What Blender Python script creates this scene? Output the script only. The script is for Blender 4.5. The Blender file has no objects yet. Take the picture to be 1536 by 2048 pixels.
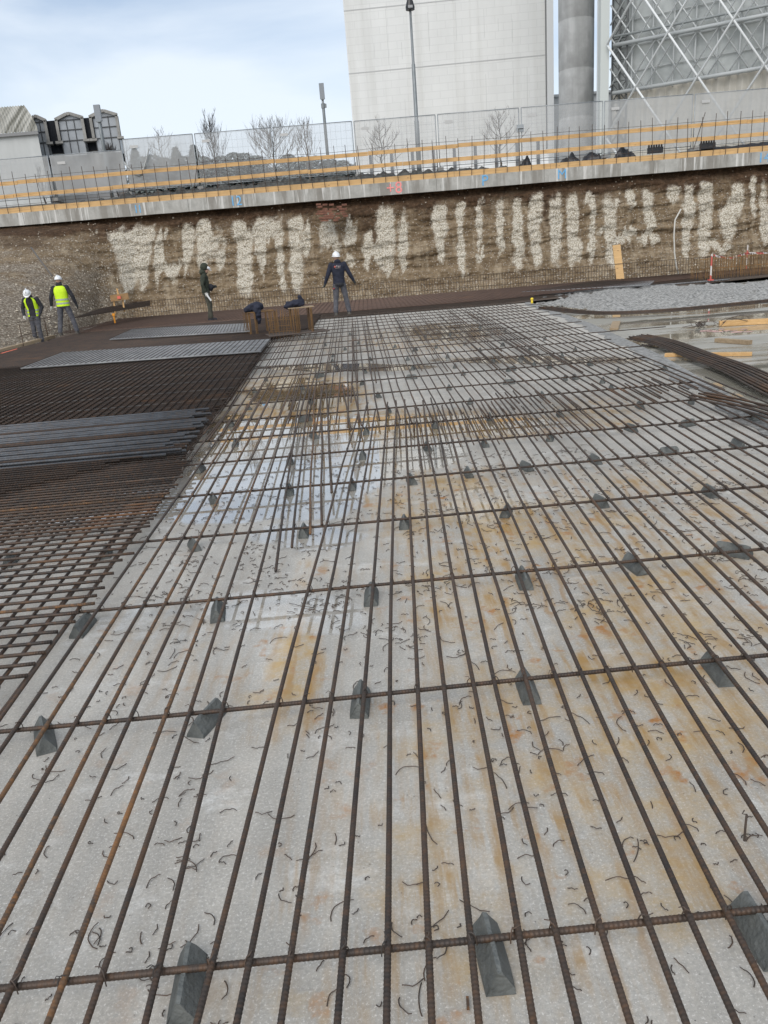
import bpy, math, random
import numpy as np
from mathutils import Vector, noise as MN
random.seed(7); rng = np.random.default_rng(5)
SC = bpy.context.scene; COL = SC.collection
R = math.radians
# ------------------------------------------------------------ camera
FPX = 1540.0; PITCH = R(18.0); ROLL = R(4.55); CZ = 1.52
cam_d = bpy.data.cameras.new('camera'); cam = bpy.data.objects.new('camera', cam_d); COL.objects.link(cam)
cam_d.sensor_fit = 'VERTICAL'; cam_d.sensor_height = 24.0; cam_d.lens = 24.0*FPX/2048.0
cam_d.clip_start = 0.05; cam_d.clip_end = 3000
cam.location = (0, 0, CZ)
_s, _c = math.sin(ROLL), math.cos(ROLL)
fwd = Vector((0, math.cos(PITCH), -math.sin(PITCH))); up0 = Vector((0, math.sin(PITCH), math.cos(PITCH))); rt0 = Vector((1, 0, 0))
# image up in world = _c*up0 + _s*rt0 ; image right = _c*rt0 - _s*up0
imr = rt0*_c - up0*(-_s)*(-1); imu = up0*_c + rt0*_s
imr = rt0*_c - up0*_s
from mathutils import Matrix
M = Matrix((imr, imu, -fwd)).transposed()
cam.rotation_euler = M.to_euler()
SC.camera = cam
# ------------------------------------------------------------ light
SUN_EL, SUN_AZ = R(42), R(200)      # high soft sun behind cloud
w = bpy.data.worlds.new('World'); SC.world = w; w.use_nodes = True
nt = w.node_tree; nt.nodes.clear()
out = nt.nodes.new('ShaderNodeOutputWorld'); bg = nt.nodes.new('ShaderNodeBackground')
sky = nt.nodes.new('ShaderNodeTexSky'); sky.sky_type = 'NISHITA'; sky.sun_disc = False
sky.sun_elevation = SUN_EL; sky.sun_rotation = SUN_AZ; sky.air_density = 1.0; sky.dust_density = 1.2; sky.ozone_density = 1.3
tc = nt.nodes.new('ShaderNodeTexCoord'); mp = nt.nodes.new('ShaderNodeMapping'); mp.inputs['Scale'].default_value = (1.0, 1.0, 4.2)
nz = nt.nodes.new('ShaderNodeTexNoise'); nz.inputs['Scale'].default_value = 1.7; nz.inputs['Detail'].default_value = 6; nz.inputs['Roughness'].default_value = 0.5
nz.inputs['Distortion'].default_value = 0.35
rmp = nt.nodes.new('ShaderNodeValToRGB'); rmp.color_ramp.elements[0].position = 0.36; rmp.color_ramp.elements[1].position = 0.60
rmp.color_ramp.elements[0].color = (0.30, 0.30, 0.30, 1); rmp.color_ramp.elements[1].color = (0.86, 0.86, 0.86, 1)
mx = nt.nodes.new('ShaderNodeMix'); mx.data_type = 'RGBA'
mx.inputs[7].default_value = (6.3, 6.85, 7.45, 1)
nt.links.new(tc.outputs['Generated'], mp.inputs[0]); nt.links.new(mp.outputs[0], nz.inputs[0]); nt.links.new(nz.outputs[0], rmp.inputs[0])
nt.links.new(rmp.outputs[0], mx.inputs[0]); nt.links.new(sky.outputs[0], mx.inputs[6]); nt.links.new(mx.outputs[2], bg.inputs[0])
bg.inputs[1].default_value = 0.10; nt.links.new(bg.outputs[0], out.inputs[0])
sd = bpy.data.lights.new('sun', 'SUN'); sd.energy = 1.5; sd.angle = R(55); sd.color = (1, 0.955, 0.90)
so = bpy.data.objects.new('sun', sd); COL.objects.link(so)
sv = Vector((math.sin(SUN_AZ)*math.cos(SUN_EL), math.cos(SUN_AZ)*math.cos(SUN_EL), math.sin(SUN_EL)))
so.rotation_euler = sv.to_track_quat('Z', 'Y').to_euler(); so.location = (0, -5, 30)
SC.view_settings.view_transform = 'Standard'; SC.view_settings.look = 'None'; SC.view_settings.exposure = 0.55; SC.view_settings.gamma = 1

# photo pixel -> world helpers (used to read real positions off the survey of the site)
def ray(px, py):
    x = px-768.0; y = -(py-1024.0)
    X = x*_c + y*_s; Y = -x*_s + y*_c
    return Vector((X, FPX*math.cos(PITCH)+Y*math.sin(PITCH), Y*math.cos(PITCH)-FPX*math.sin(PITCH)))
def ray_fix(px, py):
    d = imr*(px-768.0) + imu*(-(py-1024.0)) + fwd*FPX
    return d
def G(px, py, z=0.0):
    d = ray_fix(px, py); t = (z-CZ)/d.z; return Vector((0, 0, CZ)) + d*t
def W(px, py, Y):
    d = ray_fix(px, py); t = Y/d.y; return Vector((0, 0, CZ)) + d*t
def proj(p):
    d = Vector(p)-Vector((0, 0, CZ)); k = d.dot(fwd)
    return 768+d.dot(imr)/k*FPX, 1024-d.dot(imu)/k*FPX

# ------------------------------------------------------------ materials
def mat(name, base, rough=0.7, base2=None, nscale=5.0, detail=5, bump=0.0, bscale=30.0, metal=0.0, coords='Object', ramp=(0.35, 0.65), stretch=(1, 1, 1), alpha=1.0, spec=0.5):
    m = bpy.data.materials.new(name); m.use_nodes = True; t = m.node_tree; b = t.nodes['Principled BSDF']
    b.inputs['Roughness'].default_value = rough; b.inputs['Metallic'].default_value = metal; b.inputs['Specular IOR Level'].default_value = spec
    b.inputs['Base Color'].default_value = (*base, 1); b.inputs['Alpha'].default_value = alpha
    c = t.nodes.new('ShaderNodeTexCoord'); mp_ = t.nodes.new('ShaderNodeMapping'); mp_.inputs['Scale'].default_value = stretch
    t.links.new(c.outputs[coords], mp_.inputs[0])
    if base2 is not None:
        n = t.nodes.new('ShaderNodeTexNoise'); n.inputs['Scale'].default_value = nscale; n.inputs['Detail'].default_value = detail; n.inputs['Roughness'].default_value = 0.6
        t.links.new(mp_.outputs[0], n.inputs[0])
        r_ = t.nodes.new('ShaderNodeValToRGB'); r_.color_ramp.elements[0].position, r_.color_ramp.elements[1].position = ramp
        r_.color_ramp.elements[0].color = (*base, 1); r_.color_ramp.elements[1].color = (*base2, 1)
        t.links.new(n.outputs[0], r_.inputs[0]); t.links.new(r_.outputs[0], b.inputs['Base Color'])
    if bump > 0:
        n2 = t.nodes.new('ShaderNodeTexNoise'); n2.inputs['Scale'].default_value = bscale; n2.inputs['Detail'].default_value = 6
        t.links.new(mp_.outputs[0], n2.inputs[0]); bm_ = t.nodes.new('ShaderNodeBump'); bm_.inputs['Strength'].default_value = bump; bm_.inputs['Distance'].default_value = 0.02
        t.links.new(n2.outputs[0], bm_.inputs['Height']); t.links.new(bm_.outputs[0], b.inputs['Normal'])
    return m
class NT:                                            # small node helper
    def __init__(s, m): s.t = m.node_tree; s.b = s.t.nodes['Principled BSDF']
    def n(s, typ, **kw):
        x = s.t.nodes.new(typ)
        for k, v in kw.items():
            if hasattr(x, k) and not k.startswith('i_'): setattr(x, k, v)
        return x
    def l(s, a, b): s.t.links.new(a, b)
    def noise(s, vec, scale, detail=5, rough=0.6):
        x = s.t.nodes.new('ShaderNodeTexNoise'); x.inputs['Scale'].default_value = scale; x.inputs['Detail'].default_value = detail; x.inputs['Roughness'].default_value = rough
        s.l(vec, x.inputs[0]); return x.outputs[0]
    def mapv(s, vec, sc):
        x = s.t.nodes.new('ShaderNodeMapping'); x.inputs['Scale'].default_value = sc; s.l(vec, x.inputs[0]); return x.outputs[0]
    def ramp(s, f, p0, p1, c0=(0, 0, 0), c1=(1, 1, 1)):
        x = s.t.nodes.new('ShaderNodeValToRGB'); e = x.color_ramp.elements; e[0].position = p0; e[1].position = p1; e[0].color = (*c0, 1); e[1].color = (*c1, 1)
        s.l(f, x.inputs[0]); return x.outputs[0]
    def mix(s, f, a, b, mode='MIX'):
        x = s.t.nodes.new('ShaderNodeMix'); x.data_type = 'RGBA'; x.blend_type = mode
        for v, i in ((f, 0), (a, 6), (b, 7)):
            if isinstance(v, (int, float)): x.inputs[i].default_value = v
            elif isinstance(v, tuple): x.inputs[i].default_value = (*v, 1)
            else: s.l(v, x.inputs[i])
        return x.outputs[2]
    def math(s, op, a, b=0.0, clamp=False):
        x = s.t.nodes.new('ShaderNodeMath'); x.operation = op; x.use_clamp = clamp
        for v, i in ((a, 0), (b, 1)):
            if isinstance(v, (int, float)): x.inputs[i].default_value = v
            else: s.l(v, x.inputs[i])
        return x.outputs[0]
    def bump(s, h, strength, dist=0.02, normal=None):
        x = s.t.nodes.new('ShaderNodeBump'); x.inputs['Strength'].default_value = strength; x.inputs['Distance'].default_value = dist
        s.l(h, x.inputs['Height'])
        if normal is not None: s.l(normal, x.inputs['Normal'])
        return x.outputs[0]
def newmat(name):
    m = bpy.data.materials.new(name); m.use_nodes = True; return m, NT(m)

def rebar_mat(name, c0, c1, c2, rustp=0.6, rough=0.55, metal=0.35):
    m, k = newmat(name); c = k.n('ShaderNodeTexCoord'); o = c.outputs['Object']
    a = k.noise(o, 3.5, 4); b = k.noise(k.mapv(o, (1, 1, 1)), 45, 3)
    col = k.mix(k.ramp(a, 0.38, 0.62), c0, c1); col = k.mix(k.ramp(b, 0.45, 0.7), col, k.mix(0.5, col, c2))
    col = k.mix(k.ramp(k.noise(o, 1.1, 3), rustp, rustp+0.12), col, c2)
    k.l(col, k.b.inputs['Base Color']); k.b.inputs['Roughness'].default_value = rough; k.b.inputs['Metallic'].default_value = metal
    uv = c.outputs['UV']; wv = k.n('ShaderNodeTexWave'); wv.wave_type = 'BANDS'; wv.bands_direction = 'Y'; wv.inputs['Scale'].default_value = 2*math.pi*0 + 14.0
    wv.inputs['Distortion'].default_value = 0
    mpn = k.mapv(uv, (1, 2.0, 1)); sh = k.n('ShaderNodeVectorMath'); sh.operation = 'ADD'; k.l(mpn, sh.inputs[0])
    k.l(sh.outputs[0], wv.inputs[0]); k.l(k.bump(wv.outputs[1], 0.5, 0.002), k.b.inputs['Normal'])
    return m
MR_DARK = rebar_mat('rebar_dark', (0.036, 0.029, 0.025), (0.062, 0.044, 0.033), (0.12, 0.06, 0.03), 0.64)
MR_BROWN = rebar_mat('rebar_brown', (0.044, 0.035, 0.029), (0.075, 0.050, 0.036), (0.15, 0.072, 0.03), 0.6)
MR_RUST = rebar_mat('rebar_rusty', (0.055, 0.042, 0.033), (0.10, 0.06, 0.034), (0.33, 0.14, 0.035), 0.6, 0.7, 0.1)
MR_BROWN2 = rebar_mat('rebar_ochre', (0.10, 0.06, 0.03), (0.18, 0.10, 0.038), (0.26, 0.14, 0.045), 0.55, 0.8, 0.0)
MR_BLUE = rebar_mat('rebar_mill_grey', (0.075, 0.080, 0.088), (0.125, 0.132, 0.142), (0.14, 0.10, 0.07), 0.62, 0.42, 0.45)
MR_GREY = rebar_mat('rebar_bright_grey', (0.19, 0.195, 0.20), (0.30, 0.305, 0.305), (0.16, 0.14, 0.125), 0.66, 0.45, 0.2)
MR_ORANGE = rebar_mat('rebar_orange_rust', (0.14, 0.075, 0.028), (0.26, 0.135, 0.04), (0.36, 0.19, 0.055), 0.55, 0.8, 0.0)
MR_BED = rebar_mat('rebar_red_brown', (0.046, 0.036, 0.030), (0.07, 0.052, 0.041), (0.09, 0.056, 0.038), 0.62, 0.6, 0.15)
M_WIRE = mat('annealed_wire', (0.045, 0.04, 0.036), 0.6, (0.09, 0.055, 0.035), 8)
def wood(name, a, b):
    m, k = newmat(name); c = k.n('ShaderNodeTexCoord'); o = c.outputs['Object']
    g = k.noise(k.mapv(o, (0.7, 14, 22)), 1.6, 6); s_ = k.noise(o, 0.9, 3)
    col = k.mix(k.ramp(g, 0.35, 0.68), a, b); col = k.mix(k.ramp(s_, 0.5, 0.75), col, k.mix(0.35, col, (0.16, 0.1, 0.05)))
    kn = k.n('ShaderNodeTexVoronoi'); kn.inputs['Scale'].default_value = 3.2; k.l(k.mapv(o, (0.6, 2, 2)), kn.inputs[0])
    col = k.mix(k.ramp(kn.outputs[0], 0.03, 0.1, (1, 1, 1), (0, 0, 0)), col, (0.13, 0.06, 0.025))
    k.l(col, k.b.inputs['Base Color']); k.b.inputs['Roughness'].default_value = 0.72; k.l(k.bump(g, 0.3), k.b.inputs['Normal']); return m
M_WOOD = wood('spruce_board', (0.66, 0.42, 0.19), (0.50, 0.29, 0.11))
M_WOOD2 = wood('weathered_board', (0.36, 0.27, 0.17), (0.25, 0.18, 0.11))
M_WOOD3 = wood('yellow_formwork', (0.62, 0.40, 0.18), (0.46, 0.28, 0.12))

# ------------------------------------------------------------ mesh builder
ORG = {}
class MB:
    def __init__(s): s.v = []; s.f = []; s.uv = []; s.mi = []
    def add(s, vs, fs, uvs=None, mi=0):
        n = len(s.v); s.v.extend([tuple(p) for p in vs])
        for i, f in enumerate(fs):
            s.f.append(tuple(n+a for a in f)); s.mi.append(mi)
            s.uv.append(uvs[i] if uvs else [(0, 0)]*len(f))
    def box(s, c, d, rz=0, rx=0, ry=0, mi=0):
        Mx = Matrix.Rotation(rz, 3, 'Z') @ Matrix.Rotation(ry, 3, 'Y') @ Matrix.Rotation(rx, 3, 'X')
        vs = [Vector(c)+Mx@Vector((x*d[0]/2, y*d[1]/2, z*d[2]/2)) for x in (-1, 1) for y in (-1, 1) for z in (-1, 1)]
        s.add(vs, [(0, 1, 3, 2), (4, 6, 7, 5), (0, 4, 5, 1), (2, 3, 7, 6), (0, 2, 6, 4), (1, 5, 7, 3)], mi=mi)
    def beam(s, a, b, w_, h, upv=(0, 0, 1), mi=0):            # box from a to b
        a = Vector(a); b = Vector(b); d = (b-a).normalized(); sx = d.cross(Vector(upv)).normalized(); u = sx.cross(d)
        vs = [p + sx*(i*w_/2) + u*(j*h/2) for p in (a, b) for i in (-1, 1) for j in (-1, 1)]
        s.add(vs, [(0, 1, 3, 2), (4, 6, 7, 5), (0, 4, 5, 1), (2, 3, 7, 6), (0, 2, 6, 4), (1, 5, 7, 3)], mi=mi)
    def tube(s, pts, r, seg=6, cap=True, closed=False, rr=None, mi=0):
        pts = [Vector(p) for p in pts]; n = len(pts); base = len(s.v); L = 0; Ls = [0]
        for i in range(1, n): L += (pts[i]-pts[i-1]).length; Ls.append(L)
        prev = None
        for i, p in enumerate(pts):
            d = (pts[min(i+1, n-1)]-pts[max(i-1, 0)])
            d = d.normalized() if d.length > 1e-9 else Vector((0, 0, 1))
            if prev is None:
                a = Vector((0, 0, 1)) if abs(d.z) < 0.9 else Vector((1, 0, 0)); u = d.cross(a).normalized()
            else:
                u = (prev - d*prev.dot(d)); u = u.normalized() if u.length > 1e-6 else d.orthogonal().normalized()
            prev = u; v_ = d.cross(u); ri = rr[i] if rr is not None else r
            for k in range(seg):
                an = 2*math.pi*k/seg; s.v.append(tuple(p + (u*math.cos(an)+v_*math.sin(an))*ri))
        for i in range(n-1):
            for k in range(seg):
                k2 = (k+1) % seg
                s.f.append((base+i*seg+k, base+i*seg+k2, base+(i+1)*seg+k2, base+(i+1)*seg+k)); s.mi.append(mi)
                s.uv.append([(k/seg, Ls[i]), ((k+1)/seg, Ls[i]), ((k+1)/seg, Ls[i+1]), (k/seg, Ls[i+1])])
        if cap:
            s.f.append(tuple(base+k for k in reversed(range(seg)))); s.uv.append([(0, 0)]*seg); s.mi.append(mi)
            s.f.append(tuple(base+(n-1)*seg+k for k in range(seg))); s.uv.append([(0, 0)]*seg); s.mi.append(mi)
    def ell(s, c, rad, nu=12, nv=8, rot=None, mi=0):
        c = Vector(c); vs = []; fs = []
        Mx = rot if rot is not None else Matrix.Identity(3)
        vs.append(c+Mx@Vector((0, 0, -rad[2])))
        for j in range(1, nv):
            th = -math.pi/2+math.pi*j/nv
            for i in range(nu):
                a = 2*math.pi*i/nu; vs.append(c+Mx@Vector((rad[0]*math.cos(th)*math.cos(a), rad[1]*math.cos(th)*math.sin(a), rad[2]*math.sin(th))))
        vs.append(c+Mx@Vector((0, 0, rad[2])))
        for i in range(nu): fs.append((0, 1+(i+1) % nu, 1+i))
        for j in range(nv-2):
            for i in range(nu):
                a = 1+j*nu+i; b = 1+j*nu+(i+1) % nu; fs.append((a, b, b+nu, a+nu))
        t = len(vs)-1
        for i in range(nu): fs.append((t, 1+(nv-2)*nu+i, 1+(nv-2)*nu+(i+1) % nu))
        s.add(vs, fs, mi=mi)
    def rings(s, rings, seg=14, mi=0):                # rings: (center, rx, ry, matrix or None)
        base = len(s.v)
        for (c, rx, ry, Mx) in rings:
            for k in range(seg):
                a = 2*math.pi*k/seg; p = Vector((rx*math.cos(a), ry*math.sin(a), 0)); p = (Mx@p if Mx is not None else p)
                s.v.append(tuple(Vector(c)+p))
        for i in range(len(rings)-1):
            for k in range(seg):
                k2 = (k+1) % seg; s.f.append((base+i*seg+k, base+i*seg+k2, base+(i+1)*seg+k2, base+(i+1)*seg+k)); s.uv.append([(0, 0)]*4); s.mi.append(mi)
        n = len(rings)
        s.f.append(tuple(base+k for k in reversed(range(seg)))); s.uv.append([(0, 0)]*seg); s.mi.append(mi)
        s.f.append(tuple(base+(n-1)*seg+k for k in range(seg))); s.uv.append([(0, 0)]*seg); s.mi.append(mi)
    def build(s, name, m, parent=None, origin=None, smooth=False, uv=False):
        o3 = Vector((0, 0, 0))
        if parent is not None: o3 = Vector(ORG.get(parent.name, (0, 0, 0)))
        elif origin is not None: o3 = Vector(origin)
        V = np.array(s.v, dtype=np.float64) - np.array(o3)
        me = bpy.data.meshes.new(name); me.from_pydata(V.tolist(), [], s.f)
        ms = m if isinstance(m, (list, tuple)) else [m]
        for x in ms: me.materials.append(x)
        if len(ms) > 1: me.polygons.foreach_set('material_index', s.mi)
        if smooth: me.polygons.foreach_set('use_smooth', [True]*len(s.f))
        if uv:
            l = me.uv_layers.new(name='UVMap'); flat = np.array([c for f in s.uv for p in f for c in p], dtype=np.float32); l.data.foreach_set('uv', flat)
        me.update(); o = bpy.data.objects.new(name, me); COL.objects.link(o)
        if parent is not None: o.parent = parent; ORG[o.name] = tuple(o3)
        else: o.location = o3; ORG[o.name] = tuple(o3)
        return o
def tag(o, label=None, cat=None, group=None, kind=None):
    if label: o['label'] = label
    if cat: o['category'] = cat
    if group: o['group'] = group
    if kind: o['kind'] = kind
    return o
def thing(name, loc, label, cat, group=None):
    o = bpy.data.objects.new(name, None); COL.objects.link(o); o.location = loc; o.empty_display_size = 0.1
    ORG[o.name] = tuple(loc); return tag(o, label, cat, group)
def kids(o): return [c for c in bpy.data.objects if c.parent == o]
def copy_tree(o, parent=None, ch=None):
    c = o.copy(); COL.objects.link(c)
    if parent is not None: c.parent = parent
    for k in kids(o): copy_tree(k, c)
    return c
ORD = ['zeroth', 'first', 'second', 'third', 'fourth', 'fifth', 'sixth', 'seventh', 'eighth', 'ninth', 'tenth', 'eleventh', 'twelfth', 'thirteenth', 'fourteenth', 'fifteenth', 'sixteenth', 'seventeenth', 'eighteenth', 'nineteenth', 'twentieth', 'twenty-first', 'twenty-second', 'twenty-third', 'twenty-fourth', 'twenty-fifth', 'twenty-sixth', 'twenty-seventh', 'twenty-eighth']
# ============================================================ SETTING
# --- main slab (z = 0), right edge along EDGE, drawn as a graded grid with stain / water attributes
EDGE = [(-1, 2.75), (1.0, 2.85), (6.1, 3.30), (10.7, 3.98), (16, 4.5), (22.7, 4.85), (36, 5.6)]
def edge_x(Y): return float(np.interp(Y, [e[0] for e in EDGE], [e[1] for e in EDGE]))
def left_x(Y): return -1.43-0.058*(Y-4) if Y > 4 else -1.43     # where the dense left mat begins
WATER = [(500, 950, 170, 75, 1.0), (620, 1000, 120, 50, .9), (150, 1000, 200, 60, .9), (560, 950, 270, 62, 1.0), (430, 1010, 190, 45, .9), (640, 905, 190, 45, 1), (840, 900, 110, 50, .9), (620, 1075, 150, 40, .55), (560, 1225, 230, 60, .62), (250, 990, 200, 40, .7), (60, 1010, 120, 40, .6),
         (860, 1090, 120, 90, .35), (980, 1010, 150, 60, .5), (600, 790, 130, 40, .8), (620, 850, 260, 25, .8), (900, 850, 300, 26, .75), (700, 735, 220, 10, .8), (1100, 720, 300, 12, .6), (560, 1340, 90, 120, .35),
         (480, 880, 80, 60, .9), (900, 665, 160, 30, .5), (1180, 1400, 160, 60, .25), (1150, 900, 200, 40, .35), (760, 690, 200, 30, .35), (320, 1240, 200, 70, .42)]
RUST = [(600, 798, 150, 62, 1.1), (850, 850, 330, 34, .9), (470, 870, 60, 60, .7), (1180, 830, 120, 40, .5), (590, 785, 130, 36, 1.0), (560, 830, 150, 30, .8), (900, 848, 320, 24, .75), (1000, 1035, 130, 50, .8), (590, 1330, 75, 110, .75), (860, 1080, 130, 110, .4), (720, 900, 120, 60, .5), (1150, 1150, 420, 220, .55), (1300, 1350, 340, 330, .6), (1000, 1550, 260, 300, .5), (1330, 1700, 260, 260, .5), (620, 1780, 120, 120, .3), (700, 2000, 300, 120, .35), (1250, 980, 300, 60, .4), (430, 1300, 260, 120, .22),
        (950, 1300, 120, 330, .35), (1200, 1440, 150, 90, .5), (1430, 1060, 170, 150, .45), (760, 1430, 60, 90, .45), (1050, 1750, 420, 350, .5), (800, 680, 120, 30, .45), (640, 690, 90, 30, .35), (840, 690, 150, 25, .4), (430, 930, 60, 120, .5), (620, 1150, 60, 40, .3), (900, 1010, 200, 90, .6), (560, 1420, 120, 70, .45), (930, 1200, 140, 150, .55), (1450, 1500, 120, 200, .5), (870, 1480, 70, 160, .5),
        (120, 1000, 160, 60, .5), (650, 1700, 120, 400, .14)]
DAMP = [(620, 785, 110, 18, .7), (640, 742, 260, 12, .8), (1000, 726, 320, 12, .6), (900, 668, 200, 22, .6), (1280, 760, 200, 40, .3), (640, 690, 120, 40, .4), (100, 960, 250, 70, .8), (440, 880, 70, 110, .7), (1150, 820, 240, 26, .35), (250, 1240, 150, 60, .25)]
def blobs(L, px, py):
    s_ = np.zeros_like(px)
    for (a, b, rx, ry, k) in L:
        d = ((px-a)/rx)**2+((py-b)/ry)**2
        s_ = np.maximum(s_, k*np.clip(1.25-d, 0, 1))
    return s_
def proj_np(P):
    d = P-np.array([0, 0, CZ]); k = d@np.array(fwd); k = np.maximum(k, 0.2)
    return 768+d@np.array(imr)/k*FPX, 1024-d@np.array(imu)/k*FPX
Ys = [-8, -5, -3, -2, -1, 0, .5]
y = 0.8
while y < 34: Ys.append(y); y += max(0.035, 0.011*y)
Ys.append(35.0)
nx = 230; V = []; 
for Y in Ys:
    x0 = min(-11.5, -11.5); x1 = edge_x(Y)
    t = np.linspace(0, 1, nx); near = x1-(x1-x0)*(t**1.6)         # finer at right
    for xx in near: V.append((xx, Y, 0.0))
V = np.array(V); px, py = proj_np(V)
Fc = [(j*nx+i+1, j*nx+i, (j+1)*nx+i, (j+1)*nx+i+1) for j in range(len(Ys)-1) for i in range(nx-1)]
me = bpy.data.meshes.new('concrete_slab'); me.from_pydata(V.tolist(), [], Fc)
ca = me.color_attributes.new('marks', 'FLOAT_COLOR', 'POINT')
front = (V[:, 1] > 0.9)
colr = np.stack([blobs(WATER, px, py)*front, blobs(RUST, px, py)*front, blobs(DAMP, px, py)*front, np.ones(len(V))], 1).astype(np.float32)
ca.data.foreach_set('color', colr.ravel())
slab = bpy.data.objects.new('concrete_slab', me); COL.objects.link(slab); tag(slab, 'pale grey blinding slab with rust stains and puddles', 'slab', kind='structure')
m, k = newmat('slab_concrete'); c = k.n('ShaderNodeTexCoord'); o = c.outputs['Object']
at = k.n('ShaderNodeVertexColor'); at.layer_name = 'marks'; sp = k.n('ShaderNodeSeparateColor'); k.l(at.outputs[0], sp.inputs[0])
wat, rus, dam = sp.outputs[0], sp.outputs[1], sp.outputs[2]
big = k.noise(o, 0.9, 5); mid = k.noise(o, 7, 8, 0.7); fine = k.noise(o, 90, 6, 0.75); vf = k.noise(o, 320, 3)
col = k.mix(k.ramp(big, 0.35, 0.68), (0.40, 0.375, 0.33), (0.57, 0.54, 0.482))
col = k.mix(k.ramp(mid, 0.38, 0.62), k.mix(0.72, (0.27, 0.258, 0.235), col), col)
col = k.mix(k.ramp(k.noise(k.mapv(o, (1, 1.6, 1)), 2.6, 8, 0.75), 0.55, 0.66), col, (0.62, 0.605, 0.565))
col = k.mix(k.ramp(fine, 0.36, 0.6), k.mix(0.65, (0.15, 0.15, 0.145), col), col)
col = k.mix(k.ramp(k.noise(o, 130, 5, 0.85), 0.545, 0.63), col, (0.72, 0.70, 0.66))
pit = k.n('ShaderNodeTexVoronoi'); pit.inputs['Scale'].default_value = 38; k.l(o, pit.inputs[0])
pm = k.ramp(pit.outputs[0], 0.05, 0.1, (1, 1, 1), (0, 0, 0)); pm = k.math('MULTIPLY', pm, k.ramp(k.noise(o, 4, 3), 0.5, 0.6))
col = k.mix(pm, col, (0.1, 0.095, 0.09))
# rust: broad yellow wash, streaks along the long bars, small orange spots
st = k.noise(k.mapv(o, (9, 0.8, 1)), 2.2, 5, 0.65); wash = k.noise(o, 2.2, 7, 0.68)
rw = k.ramp(k.math('ADD', k.math('MULTIPLY', wash, 1.15), k.math('MULTIPLY', rus, 0.55)), 0.78, 1.02); rw = k.math('MULTIPLY', rw, k.ramp(rus, 0.02, 0.25)); rw = k.math('MULTIPLY', rw, k.ramp(k.noise(o, 6, 9, .78), .40, .60, (.12,)*3, (.9,)*3)); col = k.mix(rw, col, (0.46, 0.305, 0.115))
sx = k.n('ShaderNodeSeparateXYZ'); k.l(o, sx.inputs[0]); u_ = k.math('ADD', sx.outputs[0], k.math('MULTIPLY', sx.outputs[1], -0.043)); u_ = k.math('ADD', u_, k.math('MULTIPLY', k.math('SUBTRACT', k.noise(o, 4, 5), .5), .11))
bl = k.ramp(k.math('COSINE', k.math('MULTIPLY', k.math('ADD', u_, 0.036), 62.83)), 0.45, 0.98)
bl = k.math('MULTIPLY', bl, k.ramp(k.noise(k.mapv(o, (3, .9, 1)), 1.5, 5), .44, .62)); bl = k.math('MULTIPLY', bl, k.math('ADD', k.math('MULTIPLY', rus, 1.3), .10, True)); col = k.mix(k.math('MULTIPLY', bl, .8), col, (0.36, 0.20, 0.06))
rs = k.math('MULTIPLY', k.ramp(st, 0.46, 0.62), k.math('ADD', k.math('MULTIPLY', rus, 1.5), 0.05)); rs = k.math('MULTIPLY', rs, k.ramp(k.noise(o, 5, 5), 0.38, 0.6)); col = k.mix(rs, col, (0.36, 0.21, 0.06))
sm_ = k.noise(o, 6.5, 6, 0.6); spt = k.ramp(sm_, 0.60, 0.68); spt = k.math('MULTIPLY', spt, k.math('ADD', k.math('MULTIPLY', rus, 2.0), 0.25)); spt = k.math('MULTIPLY', spt, k.ramp(fine, .35, .6, (.35,)*3, (.9,)*3)); col = k.mix(spt, col, (0.37, 0.17, 0.045))
col = k.mix(k.math('MULTIPLY', dam, k.ramp(wash, 0.3, 0.6, (.5, .5, .5), (1, 1, 1))), col, k.mix(0.5, col, (0.09, 0.085, 0.07), 'MIX'))
wn = k.math('ADD', wat, k.math('MULTIPLY', k.math('SUBTRACT', wash, 0.5), 0.9)); wn = k.math('ADD', wn, k.math('MULTIPLY', k.math('SUBTRACT', mid, 0.5), 0.3))
wm = k.ramp(wn, 0.38, 0.52)
col = k.mix(k.math('MULTIPLY', wm, 0.10), col, (0.25, 0.22, 0.16))
k.l(wm, k.b.inputs['Coat Weight']); k.b.inputs['Coat Roughness'].default_value = 0.01; k.b.inputs['Coat IOR'].default_value = 1.6
k.l(col, k.b.inputs['Base Color'])
k.l(k.ramp(k.math('SUBTRACT', wm, 0.0), 0.0, 1.0, (0.55, 0.55, 0.55), (0.015, 0.015, 0.015)), k.b.inputs['Roughness'])
hh = k.math('ADD', k.math('MULTIPLY', fine, 0.5), k.math('MULTIPLY', mid, 1.0)); hh = k.math('MULTIPLY', hh, k.math('SUBTRACT', 1.0, wm, True))
k.l(k.bump(hh, 0.35, 0.006), k.b.inputs['Normal'])
me.materials.append(m); M_SLAB = m
# slab side face
mb = MB()
for i in range(len(Ys)-1):
    a, b = Ys[i], Ys[i+1]; mb.add([(edge_x(a), a, 0), (edge_x(b), b, 0), (edge_x(b)+.12, b, -.085), (edge_x(a)+.12, a, -.085)], [(0, 3, 2, 1)])
M_ROUGH = mat('rough_concrete', (0.13, 0.128, 0.12), 0.85, (0.34, 0.335, 0.32), 14, 8, 0.8, 25)
for i in range(len(Ys)-1):
    a, b = Ys[i], Ys[i+1]; fa = .26+.05*math.sin(a*3.1)+.03*math.sin(a*11); fb = .26+.05*math.sin(b*3.1)+.03*math.sin(b*11); mb.add([(edge_x(a)-fa, a, .004), (edge_x(b)-fb, b, .004), (edge_x(b)+.004, b, .004), (edge_x(a)+.004, a, .004)], [(0, 3, 2, 1)])
o = mb.build('slab_edge', M_ROUGH); tag(o, 'rough dark edge of the concrete slab', 'slab', kind='structure')
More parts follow.
